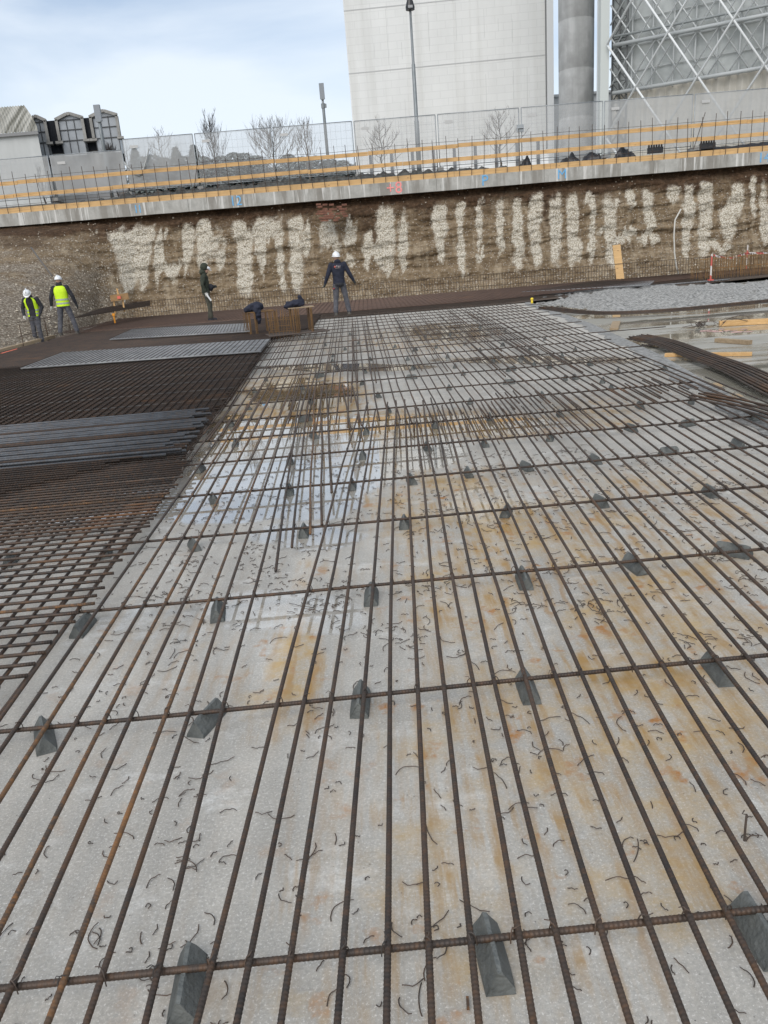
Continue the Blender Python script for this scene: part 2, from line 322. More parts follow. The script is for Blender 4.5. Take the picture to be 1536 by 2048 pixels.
# right slab, lower
m, k = newmat('wet_slab'); c = k.n('ShaderNodeTexCoord'); ob = c.outputs['Object']
big = k.noise(k.mapv(ob, (.6, 1.6, 1)), 0.55, 6, 0.6); mid = k.noise(ob, 5, 8, .7)
col = k.mix(k.ramp(big, .4, .62), (0.31, 0.30, 0.26), (0.43, 0.42, 0.385)); col = k.mix(k.ramp(mid, .35, .6), k.mix(.7, (.2, .19, .16), col), col)
wm = k.ramp(k.math('ADD', k.noise(k.mapv(ob, (.35, 1.5, 1)), 0.42, 4), k.math('MULTIPLY', k.math('SUBTRACT', mid, .5), .12)), .46, .51)
col = k.mix(k.math('MULTIPLY', wm, .55), col, (0.14, 0.125, 0.085)); k.l(col, k.b.inputs['Base Color'])
k.l(k.ramp(wm, 0, 1, (.38,)*3, (.02,)*3), k.b.inputs['Roughness']); k.l(k.bump(k.math('MULTIPLY', mid, k.math('SUBTRACT', 1.0, wm, True)), .2, .006), k.b.inputs['Normal'])
mb = MB(); gy = np.linspace(-6, 40, 24); gx = np.linspace(2.0, 40, 16)
for i in range(23):
    for j in range(15): mb.add([(gx[j], gy[i], -.08), (gx[j+1], gy[i], -.08), (gx[j+1], gy[i+1], -.08), (gx[j], gy[i+1], -.08)], [(0, 1, 2, 3)])
o = mb.build('wet_slab', m); tag(o, 'pale wet concrete floor with shallow puddles to the right', 'slab', kind='structure')
M_GRAV = None
# --- excavated bank: grid from base line to beam underside
def base_pt(px_):
    P = [(-900, 0.0, -26.0, 4.0), (-300, 0, -15.5, 12.5), (-80, 0, -10.9, 17.0), (20, 0, -9.75, 19.6), (110, 0, -9.5, 22.5), (185, 0, -9.9, 26), (245, 0, -10.4, 30.2), (300, 0, -9.6, 32.6), (420, 0, -7.0, 33.0), (700, 0, -1.4, 32.7), (1000, 0, 5.0, 32.4), (1400, 0, 13.5, 32.3), (1536, 0, 16.4, 32.2), (2300, 0, 34.0, 32.0)]
    xs = [p[0] for p in P]; return Vector((np.interp(px_, xs, [p[2] for p in P]), np.interp(px_, xs, [p[3] for p in P]), -0.05))
BX = lambda px_: (px_-768)/1540.0*34.5*1.035+1.07
def beamY(X): return 34.6-0.03*X
ZB, ZT = 4.12, 4.60                 # beam underside / top
cols = np.arange(-900, 2300, 3.5); nv = 110; V = []; UVp = []
LIME = [(236, 452, 14, 24), (222, 450, 16, 40), (240, 470, 24, 60), (262, 475, 30, 70), (262, 530, 34, 40), (285, 500, 20, 90), (300, 460, 12, 40), (318, 520, 12, 55), (252, 575, 5, 40), (285, 560, 9, 20), (335, 545, 26, 18), (350, 520, 16, 15), (330, 470, 5, 20), (375, 490, 17, 55), (395, 470, 8, 25), (195, 475, 7, 7), (420, 465, 30, 30),
        (412, 480, 26, 45), (405, 505, 18, 35), (440, 500, 16, 30), (485, 470, 26, 40), (487, 520, 19, 80), (495, 560, 14, 60), (515, 475, 12, 60), (540, 460, 26, 35), (525, 500, 8, 55), (560, 490, 9, 60), (590, 450, 20, 55), (592, 520, 18, 70), (594, 565, 7, 20), (566, 560, 8, 25), (560, 530, 12, 20), (612, 480, 12, 40), (660, 450, 16, 20), (665, 480, 26, 28), (650, 470, 14, 45), (700, 470, 16, 30), (735, 500, 12, 45), (755, 515, 15, 20), (700, 530, 12, 15),
        (772, 455, 24, 70), (772, 500, 26, 45), (778, 530, 10, 30), (806, 480, 12, 65), (808, 520, 9, 40), (880, 440, 20, 55), (882, 480, 10, 60), (920, 440, 9, 110), (924, 500, 7, 60), (922, 400, 10, 20), (960, 415, 15, 18), (958, 450, 8, 60), (960, 520, 10, 12), (1000, 440, 10, 60), (1003, 490, 8, 30), (1035, 450, 14, 80), (1040, 500, 12, 40), (1070, 440, 17, 95), (1073, 500, 15, 35), (1072, 395, 14, 15),
        (1112, 450, 16, 100), (1115, 400, 12, 25), (1145, 450, 14, 100), (1150, 500, 16, 30), (1185, 460, 8, 80), (1180, 400, 14, 20), (1184, 500, 12, 15), (1222, 450, 17, 105), (1225, 395, 16, 20), (1220, 515, 12, 20), (1262, 400, 10, 30), (1300, 420, 15, 40), (1298, 385, 16, 20), (1345, 385, 16, 25), (1378, 400, 15, 60), (1372, 470, 9, 60), (1376, 440, 8, 40), (1412, 400, 20, 80), (1408, 470, 16, 50), (1455, 440, 22, 40), (1475, 400, 16, 35), (1505, 380, 8, 60), (1530, 430, 14, 70), (1560, 420, 20, 60), (1620, 430, 18, 80), (1690, 400, 25, 70), (1780, 430, 20, 80), (1870, 410, 22, 70), (1300, 470, 30, 18), (1240, 470, 60, 12), (1440, 490, 30, 14)]
for cpx in cols:
    b = base_pt(cpx); tx = BX(cpx); t = Vector((tx, beamY(tx)+0.25, ZB+0.05))
    talus = float(np.interp(cpx, [0, 230, 330], [1.0, 0.7, 0.0]))
    for j in range(nv):
        v = j/(nv-1)
        prof = v**1.25 if talus > .5 else (v**1.0)
        hv = (1-talus)*(v**0.62 if v > 0 else 0)+talus*(v**1.05)    # horizontal progress vs height: steep wall with a toe
        # steep face: small horizontal progress low wall, more at toe
        z = b.z+(t.z-b.z)*v
        toe = 0.38*(1-math.exp(-v*9)) + 0.62*v if talus < 1 else v
        hp = (1-talus)*toe + talus*v**0.9
        X = b.x+(t.x-b.x)*hp; Y = b.y+(t.y-b.y)*hp
        V.append((X, Y, z)); UVp.append((cpx, v))
V = np.array(V); UVp = np.array(UVp)
n1 = np.array([MN.fractal(Vector((p[0]*.7, p[1]*.7, p[2]*2.4)), 0.9, 2.1, 6) for p in V])
n2 = np.array([MN.fractal(Vector((p[0]*6, p[1]*6, p[2]*9)), 0.8, 2.1, 4) for p in V])
n3 = np.array([MN.noise(Vector((p[0]*.25, p[1]*.3, p[2]*3.2))) for p in V])
fade = np.clip(UVp[:, 1]*8, 0, 1)
disp = (n1*0.15+n2*0.05+n3*0.10)*fade
disp = disp + 0.22*np.exp(-((UVp[:, 1]-0.955)/0.035)**2)              # undercut just below the beam
Vd = V.copy(); Vd[:, 1] += disp; Vd[:, 2] += n2*0.02
ppx, ppy = proj_np(V)
wob = np.array([MN.fractal(Vector((p[0]*2.2, 7.7, p[2]*2.2)), 0.8, 2.1, 5) for p in V])
wob2 = np.array([MN.fractal(Vector((p[0]*2.2, 17.7, p[2]*1.2)), 0.8, 2.1, 5) for p in V])
run1 = np.array([MN.fractal(Vector((p[0]*2.6, 3.3, p[2]*.22)), .8, 2.1, 4) for p in V]); run2 = np.array([MN.noise(Vector((p[0]*4.5, 9.1, p[2]*.5))) for p in V])
lime = blobs([(a, b, rx*.80, ry*.95, 1) for a, b, rx, ry in LIME], ppx+wob*5, ppy+run1*26+run2*12+wob2*8)
lime = np.clip(lime*1.15+run1*.35*(lime > .05), 0, 1)*np.clip((0.90-UVp[:, 1]-.05*wob)*14, 0, 1)*np.clip((UVp[:, 1]-.10)*12, 0, 1)
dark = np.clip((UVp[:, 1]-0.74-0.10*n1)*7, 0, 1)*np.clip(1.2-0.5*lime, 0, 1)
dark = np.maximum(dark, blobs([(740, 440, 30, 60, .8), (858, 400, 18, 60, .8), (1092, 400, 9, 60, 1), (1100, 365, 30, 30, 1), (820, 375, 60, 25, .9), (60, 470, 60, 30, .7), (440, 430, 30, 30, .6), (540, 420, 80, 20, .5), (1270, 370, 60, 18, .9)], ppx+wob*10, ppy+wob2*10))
grav = np.clip(np.interp(ppx, [100, 330], [1, 0]), 0, 1)*np.clip(1.35-UVp[:, 1]*1.55+0.5*n1, 0, 1)
grav = np.maximum(grav, np.clip(0.55-UVp[:, 1]*4, 0, 1)*0.9)
nvv = nv; nc = len(cols)
Fc = [(i*nvv+j, (i+1)*nvv+j, (i+1)*nvv+j+1, i*nvv+j+1) for i in range(nc-1) for j in range(nvv-1)]
me = bpy.data.meshes.new('earth_bank'); me.from_pydata(Vd.tolist(), [], Fc)
ca = me.color_attributes.new('marks', 'FLOAT_COLOR', 'POINT')
lime = lime*1.0
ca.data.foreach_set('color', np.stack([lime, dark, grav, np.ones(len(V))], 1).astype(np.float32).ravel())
bank = bpy.data.objects.new('earth_bank', me); COL.objects.link(bank); tag(bank, 'cut face of gravelly brown earth with white streaks', 'bank', kind='structure')
me.polygons.foreach_set('use_smooth', [True]*len(me.polygons))
m, k = newmat('earth'); c = k.n('ShaderNodeTexCoord'); ob = c.outputs['Object']
at = k.n('ShaderNodeVertexColor'); at.layer_name = 'marks'; sp = k.n('ShaderNodeSeparateColor'); k.l(at.outputs[0], sp.inputs[0])
L_, D_, G_ = sp.outputs
lay = k.noise(k.mapv(ob, (.35, .35, 2.6)), 1.6, 7, .65); mid = k.noise(ob, 6, 8, .7); fn = k.noise(ob, 26, 7, .8)
col = k.mix(k.ramp(lay, .35, .65), (0.125, 0.085, 0.046), (0.31, 0.235, 0.15)); col = k.mix(k.ramp(mid, .38, .62), k.mix(.62, (.062, .036, .018), col), col)
vo = k.n('ShaderNodeTexVoronoi'); vo.inputs['Scale'].default_value = 15; k.l(ob, vo.inputs[0]); vs2 = k.n('ShaderNodeSeparateColor'); k.l(vo.outputs[1], vs2.inputs[0])
peb = k.ramp(vo.outputs[0], .25, .5, (1, 1, 1), (0, 0, 0)); pc = k.ramp(vs2.outputs[0], .1, .9, (0.13, 0.105, 0.08), (0.50, 0.45, 0.38))
sel = k.math('MULTIPLY', peb, k.ramp(vs2.outputs[1], .45, .6)); col = k.mix(k.math('MULTIPLY', sel, .8), col, pc)
ver = k.ramp(k.noise(k.mapv(ob, (2.2, 1, .35)), 1.4, 6, .65), .5, .68); col = k.mix(k.math('MULTIPLY', ver, .55), col, (0.46, 0.38, 0.27))
gcol = k.mix(k.ramp(vo.outputs[0], .25, .7), k.mix(.25, pc, (.5, .44, .35)), (0.17, 0.135, 0.10)); col = k.mix(k.math('MULTIPLY', k.ramp(k.math('ADD', G_, k.math('SUBTRACT', mid, .5)), .3, .7), .9), col, gcol)
vo3 = k.n('ShaderNodeTexVoronoi'); vo3.inputs['Scale'].default_value = 21; k.l(ob, vo3.inputs[0]); lcol = k.mix(k.ramp(vo3.outputs[0], .34, .72), (0.80, 0.755, 0.655), (0.36, 0.31, 0.23)); lcol = k.mix(k.ramp(fn, .42, .58), k.mix(.5, lcol, (0.2, 0.16, 0.11)), lcol)
lf = k.ramp(k.math('ADD', k.math('ADD', L_, k.math('MULTIPLY', k.math('SUBTRACT', fn, .5), 1.3)), k.math('MULTIPLY', k.math('SUBTRACT', mid, .5), .9)), .14, .74)
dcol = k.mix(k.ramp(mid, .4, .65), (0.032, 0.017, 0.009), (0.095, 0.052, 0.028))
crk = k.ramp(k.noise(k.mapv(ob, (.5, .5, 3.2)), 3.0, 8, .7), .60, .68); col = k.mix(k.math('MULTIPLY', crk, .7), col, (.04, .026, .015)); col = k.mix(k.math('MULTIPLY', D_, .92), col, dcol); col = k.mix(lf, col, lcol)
k.l(col, k.b.inputs['Base Color']); k.b.inputs['Roughness'].default_value = 0.92; k.b.inputs['Specular IOR Level'].default_value = .2
hgt = k.math('ADD', k.math('MULTIPLY', mid, 1.2), k.math('ADD', k.math('MULTIPLY', fn, .8), k.math('MULTIPLY', k.ramp(vo.outputs[0], 0, .6, (1, 1, 1), (0, 0, 0)), .5)))
k.l(k.bump(hgt, .9, .06), k.b.inputs['Normal']); me.materials.append(m)
# pit floor under everything + upper ground
M_DIRT = mat('dirt', (0.12, 0.09, 0.06), .95, (0.26, 0.22, 0.17), 3, 8, .8, 9)
mb = MB(); mb.add([(-60, -40, -.2), (60, -40, -.2), (60, 40, -.2), (-60, 40, -.2)], [(0, 1, 2, 3)])
tag(mb.build('pit_ground', M_DIRT), 'gravelly pit ground around the slab', 'ground', kind='structure')
mb = MB(); mb.add([(-900, 36.6, 5.02), (900, 36.6, 5.02), (900, 1500, 5.02), (-900, 1500, 5.02)], [(0, 1, 2, 3)])
mb.add([(-900, 36.6, 5.02), (900, 36.6, 5.02), (900, 36.3, -.2), (-900, 36.3, -.2)], [(0, 1, 2, 3)])
tag(mb.build('upper_ground', mat('yard_ground', (0.2, 0.19, 0.17), .9, (0.33, 0.32, 0.3), .7, 6)), 'ground level of the yard above the pit', 'ground', kind='structure')
# loose stones at the toe of the bank and along left base : stuff
def rock(mb, c, r):
    vs = []; fs = [(0, 2, 4), (2, 1, 4), (1, 3, 4), (3, 0, 4), (2, 0, 5), (1, 2, 5), (3, 1, 5), (0, 3, 5)]
    for d in ((1, 0, 0), (-1, 0, 0), (0, 1, 0), (0, -1, 0), (0, 0, 1), (0, 0, -1)): vs.append(Vector(c)+Vector(d)*r*random.uniform(.6, 1.2)+Vector((random.uniform(-.3, .3)*r, random.uniform(-.3, .3)*r, 0)))
    mb.add(vs, fs)
mb = MB(); idx = rng.integers(0, len(V), 26000); cnt = 0
for i in idx:
    cpx, v = UVp[i]
    if not (-100 < cpx < 1650): continue
    pr = (0.75 if cpx < 280 else 0.0)*(1-v)*1.3+0.75*math.exp(-v*9)+0.05
    if random.random() > pr: continue
    rock(mb, Vd[i]+np.array([random.uniform(-.04, .04), -.02, random.uniform(-.02, .02)]), random.choice([.022, .028, .035, .045])); cnt += 1
tag(mb.build('loose_gravel', mat('pebbles', (0.22, 0.185, 0.14), .85, (0.56, 0.50, 0.41), 3.5, 2)), 'loose pale gravel lying on the slope and toe of the bank', 'gravel', kind='stuff')
# ============================================================ REBAR MATS
def ribbed(mb, p0, p1, r, seg=8, near=None, wob=0.0, step=0.006, seedv=0):
    """bar from p0 to p1; the stretch nearer than `near` metres to the viewer's path gets real ribs"""
    p0 = Vector(p0); p1 = Vector(p1); L = (p1-p0).length; d = (p1-p0)/L; rr_ = random.Random(seedv)
    a1, a2, ph = rr_.uniform(-1, 1)*wob, rr_.uniform(-1, 1)*wob*.5, rr_.uniform(0, 6)
    side = d.cross(Vector((0, 0, 1))).normalized()
    pts = []; rad = []; t = 0; i = 0
    while t < L:
        p = p0+d*t+side*(a1*math.sin(t*.7+ph)+a2*math.sin(t*2.1+ph)); dist = p.length
        pts.append(p)
        if near and dist < near: rad.append(r*(1.055 if i % 2 else 0.95)); t += step; i += 1
        else: rad.append(r); t += 0.35 if near else 1.2
    pts.append(p1); rad.append(r)
    mb.tube(pts, r, seg, rr=rad)
MZ = 0.078
mat0 = thing('rebar_mat', (0, 1.3, 0), 'open tied mat of brown bars covering the pale slab in the foreground', 'rebar mat')
CY = [0.30, 1.332, 2.405, 3.385, 4.33, 5.23, 6.17, 7.06, 7.97, 8.97, 10.05, 11.2, 12.35, 13.5, 14.6, 15.7, 16.8, 17.9, 18.9, 19.9, 20.9, 21.9, 22.9]
def cy(i, X): return CY[i]+0.030*X
for i, Y in enumerate(CY):
    mb = MB(); xl = -4.2 if Y < 7 else -3.5
    xr = edge_x(Y)+random.choice([-.5, -.3, .1, .5, .9, -.2]) if Y > 5 else edge_x(Y)-.1
    ribbed(mb, (xl, cy(i, xl), MZ-.016), (xr, cy(i, xr), MZ-.016), .0082, 8, 2.9, .012, .005, seedv=i)
    mb.build('cross_bar', [MR_DARK, MR_BROWN][i % 2 if i < 4 else 0], mat0, smooth=True, uv=True)
# right family: directions (0.041,1), spacing 0.1 m
barX = [-.465, -.378, -.283, -.165, -.075, .021, .119, .211, .303, .401, .508, .608, .703] + [.703+.1*i for i in range(1, 26)]
LB = []
for i, x0 in enumerate(barX):
    dx = .043 if x0 < 1.2 else .043+.018*(x0-1.2)/1.5
    xa = lambda Y, x0=x0, dx=dx: x0+dx*(Y-1.33)
    ya = -.4; yb = 7.9+random.uniform(-.15, .5)
    while xa(yb) > edge_x(yb)-.03 and yb > 1.5: yb -= .1
    LB.append(((xa(ya), ya), (xa(yb), yb), i))
left0 = [-.572, -.687, -.778, -.885, -.985, -1.085, -1.185, -1.29, -1.39, -1.49]
for i, x0 in enumerate(left0):
    xa = lambda Y, x0=x0: x0-.028*(Y-1.33)-.0030*max(0, Y-3)**2*.35
    LB.append(((xa(-.4), -.4), (xa(9.6+random.uniform(-.2, .2)), 9.6), 60+i))
wedge = [(-.575, 3.62), (-.505, 3.95), (-.435, 4.15), (-.37, 4.3), (-.34, 4.95), (-.24, 6.9), (-.14, 7.1)]
for i, (x0, y0) in enumerate(wedge): LB.append(((x0, y0), (x0-.055*(9.8-y0), 9.8), 80+i))
mats_cycle = [MR_BROWN, MR_DARK, MR_BROWN, MR_DARK, MR_DARK, MR_BROWN, MR_BROWN]
for (a, b, i) in LB:
    mb = MB(); ribbed(mb, (a[0], a[1], MZ), (b[0], b[1], MZ), .0079, 8, 2.9, .012, .005, seedv=i*3+1)
    mm = MR_RUST if i in (62, 64, 66, 82) else mats_cycle[i % 7]
    mb.build('long_bar', mm, mat0, smooth=True, uv=True)
# far set, Y 7.2..23.2
FB = []; x = -1.45
for i in range(66):
    x = -2.2+.1*i; t = (x+2.2)/6.6
    d = -.055+.125*t
    ya = 7.3+random.uniform(-.35, .35); X = lambda Y: x+d*(Y-7.5)
    yb = 23.6+random.uniform(-.2, .3)
    while X(yb) > edge_x(yb)+.05 and yb > 8: yb -= .1
    if X(ya) > edge_x(ya)-.02: continue
    FB.append(((X(ya)+.02, ya), (X(yb), yb)))
near_f = [f for f in FB if abs(f[0][0]-1.0) < 2.3][:38]; rest = [f for f in FB if f not in near_f]
for j, (a, b) in enumerate(near_f):
    mb = MB(); ribbed(mb, (a[0], a[1], MZ), (b[0], b[1], MZ), .0085, 6, None, .012, seedv=300+j); mb.build('long_bar', mats_cycle[(j*3) % 7], mat0, smooth=True, uv=True)
mb = MB()
for j, (a, b) in enumerate(rest): ribbed(mb, (a[0], a[1], MZ), (b[0], b[1], MZ), .0085, 6, None, .012, seedv=400+j)
# extra diagonal bars filling the widening fan at the far end
for j in range(30):
    x0 = random.uniform(-2, 3.6); y0 = random.uniform(8, 12); ribbed(mb, (x0, y0, MZ+.004), (x0+(-.05+.12*(x0+2)/6)*11, min(23.4, y0+11), MZ+.004), .008, 6, None, .01, seedv=500+j)
tag(mb.build('long_bars', MR_BROWN, mat0, smooth=True, uv=True), kind='stuff')
# short starter pins in the lap zone, about 0.9 m long, lying beside the bars
mb = MB()
for x0 in barX[4:24]:
    for s_ in (.022,):
        X = x0+.043*(6.4-1.33); y0 = random.uniform(5.85, 6.1); y1 = random.uniform(7.3, 7.7); mb.tube([(X+s_, y0, MZ+.016), (X+s_+.04*(y1-y0), y1, MZ+.016)], .0055, 6)
    if random.random() < .22:
        X = x0+.05+.043*(6.9-1.33); mb.tube([(X, 6.55, MZ-.03), (X+.06, 7.5, MZ-.03)], .005, 6)
tag(mb.build('lap_bars', MR_BROWN, mat0, smooth=True, uv=True), kind='stuff')
# wire ties at the crossings
def tie(mb, X, Y, s=1.0):
    z = MZ; a = random.uniform(-.4, .4)+random.choice([.8, -.8]); pts = []
    for i in range(9):
        t = math.pi*i/8; pts.append((X+math.cos(a)*math.cos(t)*.0125*s, Y+math.sin(a)*math.cos(t)*.0125*s, z-.020+math.sin(t)*.032))
    mb.tube(pts, .0017, 4)
    e = random.uniform(0, 6.3); mb.tube([(X, Y, z+.009), (X+.010*math.cos(e), Y+.010*math.sin(e), z+.016), (X+.02*math.cos(e+.5), Y+.02*math.sin(e+.5), z+random.uniform(.006, .022))], .0013, 4)
def barx_at(b, Y): (a, c_, i) = b; t = (Y-a[1])/(c_[1]-a[1]); return a[0]+(c_[0]-a[0])*t
TIES = []
for i in range(1, 8):
    for b in LB:
        if b[0][1] < CY[i] < b[1][1]:
            X = barx_at(b, CY[i]); 
            if abs(X) < .35+.55*CY[i]: TIES.append((X, cy(i, X)))
TIES.sort(key=lambda p: p[0]**2+p[1]**2)
for (X, Y) in TIES[:100]:
    mb = MB(); tie(mb, X, Y); mb.build('wire_tie', M_WIRE, mat0)
mb = MB()
for (X, Y) in TIES[100:]: tie(mb, X, Y, 1.2)
tag(mb.build('wire_ties', M_WIRE, mat0), kind='stuff')
# ---- concrete bar spacers
M_SPACER = mat('fibre_concrete', (.085, .092, .088), .7, (.14, .148, .14), 14, 7, .5, 60)
def spacer_mesh(L, w_, h, seed):
    r_ = random.Random(seed); mb = MB(); n = 7; prof = [(-w_/2, 0), (-w_*.46, h*.22), (-w_*.2, h*.74), (-w_*.07, h), (w_*.07, h), (w_*.2, h*.74), (w_*.46, h*.22), (w_/2, 0)]
    np_ = len(prof); vs = []
    for i in range(n):
        y = L*(i/(n-1)-.5); k_ = 1.0 if 0 < i < n-1 else .94
        for (x, z) in prof: vs.append((x*k_+r_.uniform(-.0008, .0008), y+(r_.uniform(-.004, .004) if i in (0, n-1) else 0)*1.0+(.010 if i == 0 else -.010 if i == n-1 else 0)*(z/h), z*k_+(r_.uniform(-.0012, .0012) if z > 0 else 0)))
    fs = [(i*np_+k_, i*np_+(k_+1) % np_, (i+1)*np_+(k_+1) % np_, (i+1)*np_+k_) for i in range(n-1) for k_ in range(np_)]
    fs.append(tuple(range(np_))); fs.append(tuple((n-1)*np_+k_ for k_ in reversed(range(np_))))
    mb.add(vs, [tuple(reversed(f)) for f in fs]); return mb
SP = [(373, 1968, 10), (985, 1908, -14), (1520, 1862, -30), (88, 1472, -8), (415, 1437, 42), (720, 1400, 6), (1055, 1374, -20), (1435, 1338, -38), (165, 1252, 40), (435, 1222, 5), (742, 1190, 3), (1048, 1158, -20), (1270, 1130, -52), (1465, 1102, -80), (388, 1090, -36), (607, 1063, 10), (808, 1046, 4), (1012, 1023, 30), (1200, 1004, -60), (1420, 984, -58), (427, 998, -15), (579, 981, 5), (704, 971, 8), (823, 960, -38), (937, 946, -30), (1052, 934, -65), (1190, 920, -60), (1338, 904, 85), (1475, 890, -70),
      (212, 1104, 15), (20, 1122, 45), (278, 1007, 30), (120, 1020, 20), (400, 938, 50), (579, 922, 5), (725, 911, 8), (855, 894, -40), (970, 887, -30), (1100, 875, 20), (1262, 857, -70), (1375, 848, 80), (1515, 836, 80), (470, 887, 20), (628, 871, -55), (732, 863, 10), (870, 851, -25), (610, 839, 80), (777, 821, 5), (980, 835, -25), (1120, 828, -40), (1280, 812, -60), (1382, 803, 20), (497, 815, -50), (462, 848, 15), (623, 804, -30), (757, 791, -45), (940, 804, 5), (1085, 791, -45), (1222, 776, 10), (724, 766, 10), (823, 755, 88), (898, 776, 5), (1018, 765, 85), (1150, 755, -55), (1236, 743, 10), (1330, 738, -60), (509, 781, 5), (531, 759, 5), (640, 752, 80), (605, 775, -30), (730, 743, 5), (740, 719, 30), (665, 722, -20), (666, 711, 0), (815, 718, 10), (926, 747, 5), (825, 737, 40), (910, 733, 20), (1022, 739, 80), (1068, 730, 5), (1100, 733, 60), (895, 713, 20), (790, 693, 5), (872, 694, 5), (986, 720, 5), (1042, 715, 60), (1124, 712, 5), (1180, 728, -60), (690, 698, 0), (650, 690, 20), (717, 686, 0), (762, 672, 30), (830, 700, 70), (960, 700, 10), (1060, 697, 5), (930, 688, 5), (1005, 690, 60), (1150, 700, 40), (700, 668, 5), (850, 672, 10), (900, 668, 5), (1090, 678, 20), (1010, 662, 5), (960, 655, 30), (800, 655, 5), (1130, 757, 10), (1205, 762, 40)]
rows = {}
for i, (a, b, ang) in enumerate(SP):
    p = G(a, b, .02); d_ = G(a+14*math.sin(R(ang)), b-14*math.cos(R(ang)), .02)-p; ang = math.degrees(math.atan2(d_.x, d_.y)); rows.setdefault(int(np.argmin([abs(p.y+.03-.03*p.x-c_) for c_ in CY])), []).append((p, ang))
protos = []
for ri in sorted(rows):
    L_ = sorted(rows[ri], key=lambda q: q[0].x)
    for j, (p, ang) in enumerate(L_):
        kk = len(protos); mb = spacer_mesh((.18 if ri < 4 else .145), (.07 if ri < 4 else .062), .060, kk)
        o = mb.build('bar_spacer', M_SPACER); o.location = (p.x, p.y, .001); o.rotation_euler = (0, 0, R(-ang)); protos.append(o)
        pos = ORD[j+1]+' from the left' if len(L_) > 1 else 'alone in its row'
        tag(o, 'grey concrete spacer below the %s cross bar from the viewer, %s' % (ORD[max(1, ri)], pos), 'spacer', 'concrete spacers under the open rebar mat')
# ---- tie-wire clippings
def clip_mesh(seed, big=False):
    r_ = random.Random(seed); mb = MB(); L_ = r_.choice([.018, .025, .032, .042, .055]) if not big else r_.uniform(.07, .10); n = 7; a = r_.uniform(0, 6.3); cur = r_.choice([0, .1, .25, -.25, .5, -.6])*1.0; p = Vector((0, 0, .002)); pts = [p.copy()]
    for i in range(n):
        a += cur*r_.uniform(.3, 1.4); p = p+Vector((math.cos(a), math.sin(a), 0))*L_/n; pts.append(Vector((p.x, p.y, .002+.004*abs(math.sin(i*.9+seed)))))
    if big and r_.random() < .5: pts += [pts[-1]+Vector((math.cos(a+2.5), math.sin(a+2.5), 0))*.02]
    mb.tube(pts, .0015, 4); return mb
cm = [clip_mesh(i, i % 9 == 0) for i in range(26)]
base = []
for i in range(26): o = cm[i].build('wire_clipping', M_WIRE); base.append(o)
centers = [(random.uniform(-1.3, 3.0), random.uniform(1.25, 6.2)) for _ in range(170)]
def clip_pos():
    if random.random() < .42:
        c_ = random.choice(centers); x, y = random.gauss(c_[0], .07), random.gauss(c_[1], .06)
    else: x, y = random.uniform(-1.5, 3.0), 1.1+5.0*random.random()**1.1
    return x, y
pts = []
while len(pts) < 2300:
    x, y = clip_pos(); a, b = proj((x, y, 0))
    if -30 < a < 1560 and 900 < b < 2080 and x > -1.6 and x < edge_x(y)-.1: pts.append((x, y))
pts.sort(key=lambda p: p[0]**2+p[1]**2)
for i, (x, y) in enumerate(pts[:300]):
    o = base[i] if i < 26 else base[i % 26].copy()
    if i >= 26: COL.objects.link(o)
    o.location = (x, y, 0.0); o.rotation_euler = (0, 0, random.uniform(0, 6.28)); tag(o, 'short bent offcut of dark tie wire lying on the near slab', 'wire clipping', 'tie wire clippings dropped on the slab')
mb = MB()
for (x, y) in pts[300:]:
    t = cm[random.randrange(26)]; a = random.uniform(0, 6.28); ca_, sa = math.cos(a), math.sin(a)
    mb.add([(x+v[0]*ca_-v[1]*sa, y+v[0]*sa+v[1]*ca_, v[2]) for v in t.v], t.f)
tag(mb.build('wire_clippings', M_WIRE), 'countless small tie wire offcuts scattered farther out over the slab', 'wire clippings', kind='stuff')
# ============================================================ dense left mat
matL = thing('rebar_mat', (-3, 5, 0), 'dense dark grid of close-set bars at the left, bar ends in a slanting line', 'rebar mat')
mz = MZ+.018; Ydn = []
y = 2.50
while y < 6.2: Ydn.append(y); y += .094 if y < 4.4 else .072
for i, Y in enumerate(Ydn):
    xr = left_x(Y)+.02+random.uniform(-.05, .02)-(.12 if Y < 2.6 else 0); mb = MB(); big = Y < 2.68
    if Y < 2.68: xr = -1.50 if i else -1.60
    r_ = .0135 if big else .0085
    ribbed(mb, (-7.5, Y-.05*6+.02, mz+(.01 if big else 0)), (xr, Y, mz+(.01 if big else 0)), r_, 8, None, .004, seedv=900+i)
    mb.build('cross_bar', MR_RUST if i in (9, 30) else [MR_DARK, MR_BROWN, MR_DARK][i % 3], matL, smooth=True, uv=True)
for i in range(56):
    x0 = -1.53-.1*i; mb = MB(); ribbed(mb, (x0+.13, 1.9 if x0 > -2.4 else 3.6, MZ-.001), (x0-.1, 6.6, MZ-.001), .008, 6, None, .006, seedv=1000+i); mb.build('long_bar', mats_cycle[(i*2) % 7], matL, smooth=True, uv=True)
mb = MB()
for i in range(60):
    x0 = -1.75-.1*i; mb.tube([(x0-.04, 4.6, MZ-.018), (x0-.18, 6.5, MZ-.018)], .008, 6)
for Y in np.arange(4.9, 6.3, .075): mb.tube([(-8, Y+.03-.3, MZ+.05), (left_x(Y)-.35-random.uniform(0, .15)-(6.3-Y)*.9, Y+.03, MZ+.05)], .0085, 6)
tag(mb.build('upper_layer', MR_DARK, matL, smooth=True, uv=True), kind='stuff')
